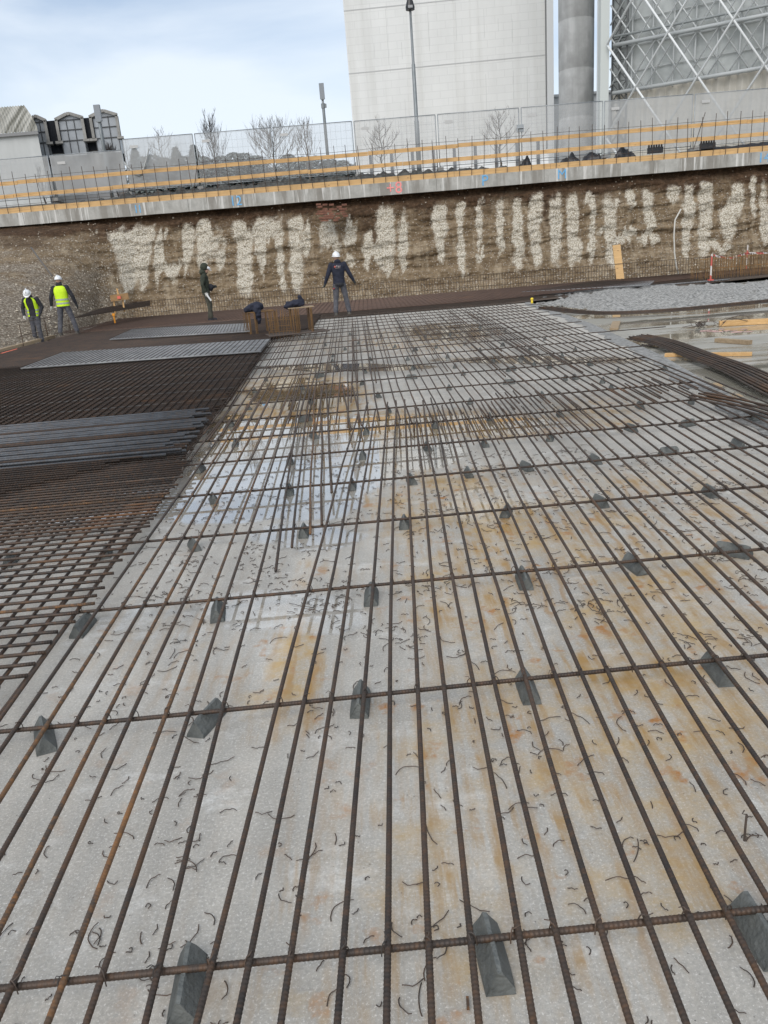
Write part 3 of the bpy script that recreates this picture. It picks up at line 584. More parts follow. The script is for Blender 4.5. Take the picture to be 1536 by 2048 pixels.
# blue-grey bundle of loose bars laid side by side
nB = 64
for i in range(nB):
    Y = 6.32+i*.0325+random.uniform(-.006, .006); lay = .026 if i % 3 == 1 else 0
    xr = left_x(Y)-.10+random.uniform(-.16, .05); mb = MB()
    a = Vector((-8.6, Y-.28, MZ+.045+lay)); b = Vector((xr, Y+random.uniform(-.015, .015), MZ+.045+lay)); mb.tube([a, (a+b)/2+Vector((0, random.uniform(-.02, .02), 0)), b], .013, 8)
    o = mb.build('loose_rebar', MR_BROWN if i % 17 == 11 else MR_DARK if i % 7 == 4 else MR_BLUE, origin=(xr, Y, MZ), smooth=True, uv=True)
    tag(o, 'long blue-grey ribbed bar in the close-packed row across the left mat' if o.data.materials[0] == MR_BLUE else 'darker brown ribbed bar among the close-packed blue-grey bars on the left mat', 'rebar', 'bars laid side by side on the left mat')
# dense mat behind: Y 8.45 .. 30, rising slightly
MR_SHEEN = rebar_mat('rebar_painted_sheen', (0.085, 0.08, 0.075), (0.13, 0.12, 0.11), (0.12, 0.08, 0.05), 0.6, 0.4, 0.4)  # lighter bar colour that paints sheen lines into the dark mat
matB = thing('rebar_mat', (-5, 15, 0), 'broad dark brown mat of tightly set bars stretching left to the gravel slope', 'rebar mat')
def lz(Y, X=-5): return float(np.interp(Y, [8, 12, 20, 30], [.10, .12, .14, .17]))
def lend(Y): return float(np.interp(Y, [8, 12.3, 17.3, 19.0, 24], [-1.66, -1.83, -2.15, -1.4, -1.4]))
def lstart(Y): return float(np.interp(Y, [8, 16, 19.7, 22, 24.5, 29, 32], [-12, -9.0, -8.9, -8.75, -8.8, -9.6, -9.8]))
Yd = []; y = 8.45
while y < 24.2: Yd.append(y); y += .082+.001*(y-8)
def isgrey(Y, X): return False
parts = Yd[:64]
for i, Y in enumerate(parts):
    mb = MB(); x1 = lend(Y)-random.uniform(0, .12); mb.tube([(lstart(Y), Y-.2, lz(Y)), (x1, Y, lz(Y))], .0095, 6); mb.build('cross_bar', [MR_BED, MR_DARK, MR_DARK, MR_BROWN, MR_SHEEN][i % 5 if i % 2 else 1], matB, smooth=True, uv=True)
mb = MB()
for Y in Yd[64:]:
    if 17.25 < Y < 19.2 and False: continue
    mb.tube([(lstart(Y), Y-.2, lz(Y)), (lend(Y), Y, lz(Y))], .0105, 5)
tag(mb.build('far_bars', MR_DARK, matB, smooth=True, uv=True), kind='stuff')
mb = MB()
for i in range(84):
    x0 = -1.6-.1*i; pts_ = [(x0-.055*(Y-8.4)*1.0, Y, lz(Y)+(.018 if Y < 15 else -.017)) for Y in (8.4, 12, 14.5, 16, 20, 24)]; pts_ = [p for p in pts_ if p[0] > lstart(p[1])]
    if len(pts_) > 1: mb.tube(pts_, .008, 5)
    tag(mb.build('long_bars', MR_DARK, matB, smooth=True, uv=True), kind='stuff')
mb = MB()
for Y in np.arange(6.2, 8.5, .08): mb.tube([(-8.6, Y-.25, MZ+.012), (left_x(Y)-.02-random.uniform(0, .06), Y, MZ+.012)], .0085, 6)
for i in range(72):
    x0 = -1.62-.1*i; mb.tube([(x0, 6.2, MZ-.006), (x0-.13, 8.5, MZ-.006)], .008, 6)
tag(mb.build('bars_under_bundle', MR_DARK, matL, smooth=True, uv=True), kind='stuff')
# soffit of lower mat layers (bars in several layers hide the slab)
mb = MB()
for Y in np.arange(8.5, 24.2, .085): mb.tube([(lstart(Y), Y-.16, .05), (lend(Y)-.05, Y+.04, .05)], .010, 5)
tag(mb.build('lower_layer', MR_DARK, matB, smooth=True, uv=True), kind='stuff')
# bright grey sheets of welded mesh lying on the mat (long tapering strips)
def strip(px_poly_far, px_poly_near, z, label, nb, name='mesh_sheet'):
    (a0, a1) = px_poly_far; (b0, b1) = px_poly_near
    A0, A1, B0, B1 = [G(*q, z) for q in (a0, a1, b0, b1)]
    root = thing(name, (B0+B1)/2, label, 'mesh sheet', 'bright steel mesh sheets on the dark mats')
    mb = MB()
    for i in range(nb):
        t = i/(nb-1); mb.tube([B0.lerp(A0, t), B1.lerp(A1, t)], .016, 5)
    tag(mb.build('line_wires', MR_GREY, root, smooth=True, uv=True), kind='stuff')
    mb = MB(); n = 44
    for i in range(n+1):
        t = i/n; p = B0.lerp(B1, t); q = A0.lerp(A1, t); mb.tube([p+Vector((0, 0, .018)), q+Vector((0, 0, .018))], .006, 5)
    tag(mb.build('cross_wires', MR_DARK, root, smooth=True, uv=True), kind='stuff')
    return root
strip(((125, 706), (541, 679)), ((42, 737), (522, 703)), .17, 'long pale grey steel mesh strip, nearer of two on the dark left mat', 40)
strip(((265, 659), (500, 647)), ((220, 679), (500, 663)), .19, 'short pale grey steel mesh strip just left of the orange starter cage', 26)
strip(((1190, 564), (1310, 562)), ((1045, 584), (1300, 570)), .16, 'pale grey steel mesh strip on the far brown mat at the right', 22)
# far brown mat in front of the bank
MR_BED2 = rebar_mat('rebar_far_brown', (0.085, 0.055, 0.042), (0.12, 0.075, 0.055), (0.14, 0.08, 0.05), 0.6, 0.6, 0.1)
matF = thing('rebar_mat', (2, 27, 0), 'red-brown mat of fine bars along the foot of the earth bank', 'rebar mat')
mb = MB()
def f0(X): return 24.2 if X < 4.5 else float(np.interp(X, [4.5, 13, 20], [24.4, 28.2, 29.5]))
for Y in np.arange(24.15, 31.2, .075):
    segx = [X for X in np.arange(-9.8, 22, .4) if f0(X) <= Y]
    if len(segx) < 2: continue
    x1 = max(segx); mb.tube([(lstart(Y), Y, .15), (x1, Y, .15)], .014, 5)
tag(mb.build('cross_bars', MR_BED2, matF, smooth=True, uv=True), kind='stuff')
mb = MB()
for X in np.arange(-9.6, 20, .15): mb.tube([(X, f0(X), .17), (X, 31.1, .17)], .008, 4)
tag(mb.build('long_bars', MR_BED2, matF, smooth=True, uv=True), kind='stuff')
mb = MB(); mb.add([(-10, 24.0, .02), (4.5, 24.0, .02), (20, 29.2, .02), (20, 31.4, .02), (-10, 31.4, .02)], [(0, 1, 2, 3, 4)])
tag(mb.build('rusty_floor_strip', mat('rusty_floor', (.06, .042, .03), .8, (.10, .068, .045), 3)), 'rust-stained floor under the far mat', 'floor', kind='structure')
# upstand of bent bars along the toe of the bank
UPS = [(-9.6, 31.6), (0, 31.25), (8, 31.15), (22, 31.0)]
def upY(X): return float(np.interp(X, [u[0] for u in UPS], [u[1] for u in UPS]))
ups = thing('rebar_upstand', (2, 31.3, 0), 'low row of upright dark bars with a top rail along the foot of the bank', 'rebar upstand')
mb = MB(); X = -9.6
while X < 20: mb.tube([(X, upY(X), .1), (X+random.uniform(-.01, .01), upY(X)+.02, .74+random.uniform(-.015, .015))], .0085, 5); X += .105
tag(mb.build('upright_bars', MR_DARK, ups, uv=True), kind='stuff')
for z in (.30, .52, .73):
    mb = MB(); mb.tube([(u[0], u[1]-.015, z) for u in UPS], .008, 5); mb.build('rail_bar', MR_DARK, ups, uv=True)
# ============================================================ BEAM, GUARD RAIL, FENCE
def zat(py, Y, px=768): return W(px, py, Y).z
M_BEAM, k = newmat('beam_concrete'); c = k.n('ShaderNodeTexCoord'); ob = c.outputs['Object']
col = k.mix(k.ramp(k.noise(ob, 3, 7, .7), .35, .65), (.30, .295, .27), (.43, .42, .39))
st = k.ramp(k.noise(k.mapv(ob, (1.0, 1, .12)), 1.5, 5, .6), .47, .6); col = k.mix(k.math('MULTIPLY', st, .75), col, (.19, .175, .15))
col = k.mix(k.ramp(k.noise(k.mapv(ob, (4, 1, .25)), 1.6, 4, .6), .56, .64), col, (.56, .55, .52))
k.l(col, k.b.inputs['Base Color']); k.b.inputs['Roughness'].default_value = .8; k.l(k.bump(k.noise(ob, 12, 6), .3), k.b.inputs['Normal'])
XL, XR = -27.0, 31.0
beam = thing('retaining_beam', (0, 34.6, 4.14), 'long pale concrete capping beam with spray-painted marks along the top of the bank', 'concrete beam')
mb = MB(); n = 60
vs = []
for i in range(n+1):
    X = XL+(XR-XL)*i/n; Y = beamY(X)
    for (dy, z) in ((0, ZB-.02*random.random()), (0, ZT), (.5, ZT), (.5, ZB)): vs.append((X, Y+dy, z))
fs = [(i*4+a, i*4+(a+1) % 4, i*4+4+(a+1) % 4, i*4+4+a) for i in range(n) for a in range(4)]; fs += [(0, 3, 2, 1), (n*4, n*4+1, n*4+2, n*4+3)]
mb.add(vs, [tuple(reversed(f)) for f in fs]); mb.build('beam', M_BEAM, beam)
mb = MB(); X = XL
while X < XR: mb.box((X, beamY(X)-.003, (ZB+ZT)/2), (.012, .008, ZT-ZB-.04)); X += random.choice([1.95, 2.0, 2.5])
tag(mb.build('formwork_joints', mat('joint', (.16, .155, .14), .9), beam), kind='stuff')
M_BLUEP = mat('blue_spray', (.09, .33, .62), .7, (.2, .45, .68), 12); M_PINKP = mat('pink_spray', (.75, .2, .2), .7, (.85, .33, .3), 12)
def text(s_, px_, py_, h, m, parent):
    p = W(px_, py_, 34.6); cu = bpy.data.curves.new('t', 'FONT'); cu.body = s_; cu.size = h*1.05; cu.extrude = .003; cu.align_x = 'CENTER'; cu.align_y = 'CENTER'; cu.offset = 0
    to = bpy.data.objects.new('t', cu); COL.objects.link(to); bpy.context.view_layer.update()
    me_ = bpy.data.meshes.new_from_object(to.evaluated_get(bpy.context.evaluated_depsgraph_get())); bpy.data.objects.remove(to); me_.materials.clear(); me_.materials.append(m)
    o_ = bpy.data.objects.new('spray_mark', me_); COL.objects.link(o_); o_.parent = parent; o_.rotation_euler = (math.pi/2, 0, 0)
    o_.location = Vector((p.x, beamY(p.x)-.012, min(max(p.z, ZB+.3), ZT-.25)))-Vector(parent.location); return o_
for s_, a, b, h, mm in (('1I', 270, 412, .42, M_BLUEP), ('12', 470, 397, .5, M_BLUEP), ('P', 968, 350, .55, M_BLUEP), ('M', 1121, 337, .5, M_BLUEP), ('14', 1517, 302, .5, M_BLUEP), ('+8', 788, 371, .6, M_PINKP)): text(s_, a, b, h, mm, beam)
# kicker boards, standing on the beam, and two rails carried on the starter bars
ZK0, ZK1 = ZT+.004, zat(354, 34.7)
ZR2, ZR1 = zat(330, 34.7), zat(303, 34.7)
ZS = zat(287, 34.7)
rail = thing('timber_guardrail', (0, 34.8, ZT), 'yellow timber guardrail boards in two lines fixed to starter bars above the beam', 'guardrail')
kick = thing('formwork_boards', (0, 34.75, ZT), 'row of orange-yellow formwork planks standing on edge on top of the capping beam', 'formwork boards')
def boards(parent, z, h, dy, th, Lb, mm, nm='board', sag=.03):
    X = XL+random.random()
    while X < XR-Lb:
        L_ = Lb*random.uniform(.85, 1.1); mb = MB(); z0, z1 = z+random.uniform(-sag, sag), z+random.uniform(-sag, sag)
        mb.beam((X, beamY(X)+dy, z0), (X+L_-.01, beamY(X+L_)+dy, z1), th, h); mb.build(nm, mm, parent); X += L_
boards(kick, (ZK0+ZK1)/2, ZK1-ZK0, .20, .028, 4.0, M_WOOD3, 'plank', .0)
boards(rail, ZR2, .15, .22, .027, 4.0, M_WOOD, 'lower_board', .02); boards(rail, ZR1, .15, .26, .027, 4.0, M_WOOD, 'upper_board', .02)
stt = thing('starter_bars', (0, 34.7, ZT), 'row of tall thin upright starter bars rising from the capping beam', 'starter bars')
X = XL+.3; SX = []
while X < XR-.3: SX.append(X); X += .50+random.uniform(-.03, .03)
SX.sort(key=lambda x: abs(x-1)); 
def sbar(mb, X):
    tl = random.uniform(-.05, .05); top = ZS+random.uniform(-.06, .12); mb.tube([(X, beamY(X)+.10, ZT-.02), (X+tl, beamY(X)+.08, (ZT+top)/2), (X+tl*1.6, beamY(X)+.09, top)], .0125, 5)
for X in SX[:99]: mb = MB(); sbar(mb, X); mb.build('starter_bar', MR_DARK, stt, uv=True)
mb = MB(); [sbar(mb, X) for X in SX[99:]]; tag(mb.build('starter_bars_rest', MR_DARK, stt, uv=True), kind='stuff')
for z in (ZS-.16, ZK1+.12): mb = MB(); mb.tube([(X, beamY(X)+.075, z+random.uniform(-.03, .03)) for X in np.arange(XL, XR, 1.5)], .007, 5); mb.build('tie_bar', MR_DARK, stt, uv=True)
for a in (382, 1385): # diagonal props
    p = W(a, 300, 34.8); mb = MB(); mb.tube([(p.x+.25, beamY(p.x)+.12, ZS+.15), (p.x-.15, beamY(p.x)+.16, ZT+.3)], .014, 5); mb.build('leaning_bar', MR_DARK, stt, uv=True)
# soil mound with dark felt between beam and fence
mb = MB(); nX = 240; nY = 9; vs = []
for i in range(nX):
    X = XL-3+(XR-XL+6)*i/(nX-1)
    for j in range(nY):
        t = j/(nY-1); Y = 34.95+t*1.7+(0 if j else 0); z = ZT+.02+ .22*math.sin(min(1, t*2.2)*math.pi*.5)+.10*MN.fractal(Vector((X*.9, t*3, 0)), .9, 2, 5)*(1 if j else 0.3)
        vs.append((X, beamY(X)-34.6+Y, z))
fs = [(i*nY+j, (i+1)*nY+j, (i+1)*nY+j+1, i*nY+j+1) for i in range(nX-1) for j in range(nY-1)]
mb.add(vs, fs); tag(mb.build('soil_mound', mat('dark_soil', (.045, .04, .034), .95, (.13, .115, .095), 4, 8, .9, 12), smooth=True), 'dark soil heaped behind the capping beam', 'soil', kind='structure')
def crumple(mb, X0, X1, dy, z0, h, d, seed, nX=60, nY=7, amp=.5):
    vs = []
    for i in range(nX):
        X = X0+(X1-X0)*i/(nX-1); e = math.sin(math.pi*min(1, max(0, i/(nX-1))))**.35
        for j in range(nY):
            a = math.pi*j/(nY-1); q = 1+amp*MN.fractal(Vector((X*2.2, j*.6, seed)), .9, 2, 4)
            vs.append((X, beamY(X)+dy-math.cos(a)*d*q, z0+math.sin(a)*h*q*e))
    mb.add(vs, [(i*nY+j, i*nY+j+1, (i+1)*nY+j+1, (i+1)*nY+j) for i in range(nX-1) for j in range(nY-1)])
M_FELT = mat('geotextile', (.05, .052, .05), .95, (.13, .13, .12), 5, 6, .5, 20); M_BLACK = mat('black_membrane', (.012, .012, .014), .42, (.03, .03, .033), 5, 5, .4, 18)
mb = MB(); p0 = W(60, 400, 35).x; p1 = W(1090, 320, 35).x; crumple(mb, p0, p1, .62, ZT+.02, .40, .22, 3, 260, 7, .7)
tag(mb.build('geotextile_roll', M_FELT, smooth=True, origin=(0, 35.2, ZT)), 'long crumpled dark grey felt lying on the soil behind the boards', 'geotextile')
mb = MB(); p0 = W(1290, 300, 35).x; crumple(mb, p0, 31, .60, ZT+.02, .44, .16, 9, 120, 7, .15)
tag(mb.build('black_membrane', M_BLACK, smooth=True, origin=(p0, 35, ZT)), 'long low black plastic membrane behind the boards at the right', 'membrane')
for i, (a, b_, lb) in enumerate(((1118, 1158, 'small crumpled black plastic heap left of the larger heap behind the rails'), (1162, 1198, 'small black plastic heap between two others behind the right rails'), (1225, 1265, 'large humped black plastic heap behind the right rails'), (1040, 1062, 'low dark plastic scrap on the soil farthest left of the black heaps'))):
    x0, x1 = W(a, 300, 35).x, W(b_, 300, 35).x; mb = MB(); crumple(mb, x0, x1, .55, ZT+.08, .46 if i == 2 else .38, .25, i*3.3, 26, 8, .8)
    tag(mb.build('plastic_heap', M_BLACK, smooth=True, origin=((x0+x1)/2, 35, ZT)), lb, 'plastic sheeting', 'black plastic heaps behind the rails')
for i, (a, b_, lb) in enumerate(((1290, 1320, 'black dimpled drainage sheet with stubby teeth, left one of two'), (1392, 1422, 'black dimpled drainage sheet with stubby teeth beside the leaning bar'))):
    x0, x1 = W(a, 300, 35).x, W(b_, 300, 35).x; mb = MB(); Yb = beamY(x0)+.45; zz = ZT+.42; mb.box(((x0+x1)/2, Yb, zz), (x1-x0, .12, .22))
    for j in range(6): mb.rings([((x0+(j+.5)*(x1-x0)/6, Yb, zz+.11), .045, .05, None), ((x0+(j+.5)*(x1-x0)/6, Yb, zz+.22), .032, .04, None)], 8)
    tag(mb.build('drainage_sheet', M_BLACK, origin=(x0, Yb, ZT)), lb, 'drainage sheet', 'dimpled drainage sheets')
# mobile fence panels with debris netting
M_GALV = mat('galvanised_steel', (.34, .36, .37), .45, (.26, .28, .29), 6, metal=.5)
def netmat(name, colr_, a0, a1, sc=1.0):
    m = bpy.data.materials.new(name); m.use_nodes = True; k = NT(m); c = k.n('ShaderNodeTexCoord'); o_ = c.outputs['Object']
    t = k.t; tr = t.nodes.new('ShaderNodeBsdfTransparent'); mxs = t.nodes.new('ShaderNodeMixShader')
    f = k.ramp(k.noise(k.mapv(o_, (sc, sc, sc*.6)), 1.3, 6, .6), .3, .7, (a0,)*3, (a1,)*3)
    k.b.inputs['Base Color'].default_value = (*colr_, 1); k.b.inputs['Roughness'].default_value = .9; k.b.inputs['Specular IOR Level'].default_value = .1
    k.l(f, mxs.inputs[0]); k.l(tr.outputs[0], mxs.inputs[1]); k.l(k.b.outputs[0], mxs.inputs[2]); k.l(mxs.outputs[0], t.nodes['Material Output'].inputs[0]); return m
M_NET = netmat('debris_net', (.42, .43, .43), .52, .72); M_NET2 = netmat('debris_net_pale', (.46, .47, .47), .27, .42)
FY = 36.2
ZF = zat(243, FY, 710); ZF0 = 5.10
PX = [-520, -360, -200, -60, 95, 246, 391, 548, 710, 876, 1041, 1206, 1384, 1560, 1735, 1910]
def fpx(px_): return W(px_, 300, FY).x
SB = ['', '', '', '', 'left of the hall corner', 'directly left of the first tall bare tree', 'beneath the tallest dark bare tree', 'left of the grey lamp post with the short head', 'just left of the white tower edge', 'directly in front of the tall lamp post', 'carrying a small bolted clamp, right of the tall lamp', 'in front of the round chimney', 'left one before the lattice facade', 'before the lattice facade at the right image edge', 'far right', '']
for i in range(len(PX)-1):
    x0, x1 = fpx(PX[i])+.05, fpx(PX[i+1])-.05
    if x1 < -21 or x0 > 24: continue
    top = ZF+.02 if i >= 5 else ZF-.38; yy = FY+random.uniform(-.04, .04)
    lab = {3: 'lower netted fence panel at the left edge before the grey hall', 4: 'lower netted fence panel before the stained concrete wall and dormers', 5: 'netted fence panel with the drooping loose net beside the dormer building', 6: 'netted fence panel under the tallest bare tree', 7: 'netted fence panel left of the short-headed lamp post', 8: 'netted fence panel crossing the left edge of the white tower', 9: 'netted fence panel directly behind the tall lamp post', 10: 'netted fence panel in front of the right half of the white tower', 11: 'netted fence panel in front of the round chimney', 12: 'netted fence panel before the left end of the lattice facade', 13: 'netted fence panel before the lattice facade at the right picture edge'}.get(i, 'netted fence panel %s of the visible row' % ('beyond the right end' if i > 9 else 'beyond the left end'))
    t = thing('fence_panel', ((x0+x1)/2, yy, ZF0), lab, 'fence panel', 'netted mobile fence panels')
    mb = MB(); r_ = .021
    for X in (x0, x1): mb.tube([(X, yy, ZF0-.05), (X, yy, top)], r_, 8)
    mb.tube([(x0, yy, top), (x1, yy, top)], r_*.8, 8); mb.tube([(x0, yy, ZF0+.12), (x1, yy, ZF0+.12)], r_*.8, 8); mb.build('frame', M_GALV, t, smooth=True)
    mb = MB()
    for X in np.arange(x0+.22, x1, .22): mb.tube([(X, yy, ZF0+.12), (X, yy, top)], .0035, 3)
    for z in np.arange(ZF0+.3, top, .3): mb.tube([(x0, yy, z), (x1, yy, z)], .0035, 3)
    tag(mb.build('mesh_wires', M_GALV, t), kind='stuff')
    mb = MB(); nx_ = 26; nz_ = 10; vs = []
    for a in range(nx_):
        for b in range(nz_):
            X = x0+(x1-x0)*a/(nx_-1); z = ZF0+.16+(top-ZF0-.18)*b/(nz_-1); vs.append((X, yy-.03+.035*MN.fractal(Vector((X*1.2, z*.8, i)), .9, 2, 4), z))
    mb.add(vs, [(a*nz_+b, (a+1)*nz_+b, (a+1)*nz_+b+1, a*nz_+b+1) for a in range(nx_-1) for b in range(nz_-1)])
    mb.build('debris_net', M_NET if (i < 6 or i > 10) else M_NET2, t, smooth=True)
    mb = MB(); mb.box((x0+.45, yy-.055, top-.32), (.34, .008, .11)); mb.build('tag_plate', mat('plate', (.45, .45, .44), .5) if i == 0 or 'plate' not in bpy.data.materials else bpy.data.materials['plate'], t)
    if i == 10:
        mb = MB(); mb.box((x0-.06, yy-.04, ZF0+1.35), (.30, .05, .28)); mb.tube([(x0-.16, yy-.08, ZF0+1.35), (x0+.06, yy-.08, ZF0+1.35)], .03, 8); mb.build('clamp', M_GALV, t)
    mb = MB(); mb.box((x0, yy, ZF0-.02), (.24, .7, .14)); mb.build('foot_block', mat('foot', (.3, .3, .29), .9) if 'foot' not in bpy.data.materials else bpy.data.materials['foot'], t)
# drooping swag of loose net
mb = MB(); vs = []; a = W(300, 292, FY-.1); b = W(246, 322, FY-.1)
for i in range(16):
    t = i/15; p = Vector((W(300-54*t, 300, FY).x, FY-.12, a.z+(b.z-a.z)*t-.75*math.sin(t*math.pi)**1.0*(1-.2*t)))
    for j in range(5): vs.append(p+Vector((0, -.05*math.sin(j*.8), -.035*j-.05*math.sin(t*3))))
mb.add(vs, [(i*5+j, (i+1)*5+j, (i+1)*5+j+1, i*5+j+1) for i in range(15) for j in range(4)])
tag(mb.build('loose_net', mat('net_bunch', (.42, .43, .42), .9), smooth=True, origin=tuple(a)), 'bunched loose pale net hanging in a swag on the fence by the dormer building', 'netting')
# ============================================================ LAMP POSTS
M_POST = mat('post_paint', (.17, .19, .195), .45, (.22, .235, .24), 4, metal=.3); M_HEAD = mat('lamp_grey', (.22, .24, .26), .5)
def lamp(px_, ytop, ybase, Y, kind, label):
    x0 = W(px_, ybase, Y); zt = W(px_, ytop, Y).z; x = x0.x; z0 = 5.0
    t = thing('street_lamp', (x, Y, z0), label, 'street lamp', 'lamp posts behind the fence')
    mb = MB(); h = zt-z0
    if kind == 'tall':
        mb.tube([(x, Y, z0), (x, Y, z0+h*.34), (x, Y, z0+h*.345), (x, Y, z0+h*.66), (x, Y, z0+h*.665), (x, Y, z0+h*.97)], .1, 12, rr=[.115, .105, .085, .08, .06, .05]); mb.build('pole', M_POST, t, smooth=True)
        mb = MB(); z = z0+h*.955; mb.rings([((x, Y, z), .19, .16, None), ((x, Y, z+.13), .2, .17, None), ((x, Y, z+.40), .12, .11, None), ((x, Y, z+.44), .09, .08, None)], 12); mb.build('lamp_head', mat('lamp_black', (.015, .015, .016), .4), t, smooth=False)
        mb = MB(); mb.box((x, Y-.165, z+.1), (.2, .03, .1)); mb.build('lens', mat('lamp_glass', (.3, .3, .3), .15), t)
    else:
        mb.tube([(x, Y, z0), (x, Y, z0+h*.8), (x, Y, z0+h*.81), (x, Y, zt-.3)], .06, 10, rr=[.085, .07, .055, .05]); mb.build('pole', M_POST, t, smooth=True)
        mb = MB(); w_ = .23 if kind == 'box' else .27; mb.box((x, Y, zt-.32), (w_, .14, .66)); mb.build('lamp_head', M_HEAD, t)
        mb = MB(); mb.box((x, Y-.05, zt-.67), (w_*.7, .12, .05)); 
        if kind == 'box': mb.tube([(x, Y, zt-1.05), (x, Y, zt-.85)], .1, 10); mb.box((x+.1, Y, zt-.95), (.12, .1, .16))
        mb.build('bracket', M_POST, t)
lamp(838, 2, 330, 38.5, 'tall', 'tall tapering grey lamp post with a black head standing before the white tower')
lamp(657, 166, 330, 41, 'box', 'grey lamp post with a narrow upright head left of the white tower')
lamp(222, 208, 380, 38.5, 'flat', 'grey lamp post with a flat oblong head before the dormer building')
# ============================================================ BUILDINGS
def wall(name, base_, b2, sc=1.2, stretch=(1, 1, .35), rough=.85, bump=.15): return mat(name, base_, rough, b2, sc, 7, bump, 8, stretch=stretch)
M_TOWER = mat('white_render', (.64, .645, .63), .8, (.70, .705, .69), .35, 8, .05, 6, stretch=(1, 1, .3), ramp=(.36, .62))
M_JOINT = mat('panel_joint', (.46, .465, .46), .9)
k = NT(M_TOWER); c = k.n('ShaderNodeTexCoord'); sx = k.n('ShaderNodeSeparateXYZ'); k.l(c.outputs['Object'], sx.inputs[0]); cb = k.n('ShaderNodeCombineXYZ'); k.l(sx.outputs[0], cb.inputs[0]); k.l(sx.outputs[2], cb.inputs[1])
bk = k.n('ShaderNodeTexBrick'); bk.inputs['Scale'].default_value = 1.0; bk.inputs['Brick Width'].default_value = 1.3; bk.inputs['Row Height'].default_value = .55; bk.inputs['Mortar Size'].default_value = .035; bk.inputs['Mortar Smooth'].default_value = .6
bk.inputs['Color1'].default_value = (1, 1, 1, 1); bk.inputs['Color2'].default_value = (.965, .965, .965, 1); bk.inputs['Mortar'].default_value = (.90, .90, .90, 1); k.l(cb.outputs[0], bk.inputs[0])
old = k.b.inputs['Base Color'].links[0].from_socket; stn = k.mix(k.ramp(k.noise(k.mapv(c.outputs['Object'], (1.2, 1, .05)), 1.0, 6, .6), .5, .75), old, (.58, .58, .555)); k.l(k.mix(1.0, stn, bk.outputs[0], 'MULTIPLY'), k.b.inputs['Base Color'])
tl = W(705, 242, 70); tr = W(1096, 205, 69); zt = 48; zb = 4.9
tw = thing('tower_building', ((tl.x+tr.x)/2, 70, zb), 'tall windowless white concrete tower behind the tall lamp post', 'building')
mb = MB(); A = Vector((tl.x, 70.3, 0)); B = Vector((tr.x, 69.2, 0)); dp = Vector((1.6, 24, 0))
vs = [A+Vector((0, 0, zb)), B+Vector((0, 0, zb)), B+dp*.6+Vector((0, 0, zb)), A+dp+Vector((0, 0, zb))]; vs += [v+Vector((0, 0, zt-zb)) for v in vs]
mb.add(vs, [(0, 1, 5, 4), (1, 2, 6, 5), (2, 3, 7, 6), (3, 0, 4, 7), (4, 5, 6, 7)]); mb.build('wall', M_TOWER, tw)
u = (B-A); Lw = u.length; ud = u.normalized(); nrm = Vector((ud.y, -ud.x, 0))
for (ya, xx) in ((147, 696), (21, 688)):
    z = W(xx, ya, 70.2).z
    mb = MB(); mb.beam(A+nrm*.004+Vector((0, 0, z)), B+nrm*.004+Vector((0, 0, z)), .03, .07); mb.build('horizontal_joint', M_JOINT, tw)
mb = MB(); z = W(696, 147, 70.2).z; z2 = W(688, 21, 70.2).z
rl = random.Random(3)
for zz0, zz1 in ((zb, z), (z, z2), (z2, zt)):
    s_ = 2.2
    while s_ < Lw-.5:
        p = A+ud*s_+nrm*.004; q0 = zz0+(zz1-zz0)*rl.uniform(0, .5); q1 = q0+(zz1-q0)*rl.uniform(.3, 1); mb.beam(p+Vector((0, 0, q0)), p+Vector((0, 0, q1)), .025, .02, upv=(0, 1, 0)); s_ += rl.choice([1.1, 2.2, 2.2])
tag(mb.build('vertical_seams', mat('seam', (.52, .525, .515), .9), tw), kind='stuff')
mb = MB(); p = B-ud*.0; mb.beam(p+nrm*.02+ud*.22+Vector((0, 0, zb)), p+nrm*.02+ud*.22+Vector((0, 0, zt)), .5, .44, upv=(0, 1, 0)); mb.build('corner_pier', mat('pier', (.66, .67, .665), .7), tw)
mb = MB(); mb.beam(p-ud*.09+nrm*.03+Vector((0, 0, zb)), p-ud*.09+nrm*.03+Vector((0, 0, zt)), .07, .06, upv=(0, 1, 0)); mb.build('corner_joint', mat('dkjoint', (.16, .165, .17), .8), tw)
# low white wall in front of tower base
p0 = W(722, 345, 46); p1 = W(1096, 312, 46); wl = thing('site_wall', ((p0.x+p1.x)/2, 46, 5), 'low white wall panels seen under the net at the tower foot', 'wall')
mb = MB(); z1 = W(800, 322, 46).z; mb.box(((p0.x+p1.x)/2, 46, (5+z1)/2), (p1.x-p0.x, .2, z1-5)); mb.build('panel', mat('white_panel', (.72, .73, .72), .6), wl)
for i in range(9):
    X = p0.x+(p1.x-p0.x)*(i+.5)/9; mb = MB(); mb.box((X, 45.85, (5+z1)/2+.25), (.16, .12, z1-5+.6)); mb.build('support_post', mat('dark_post', (.12, .125, .13), .6) if i == 0 else bpy.data.materials['dark_post'], wl)
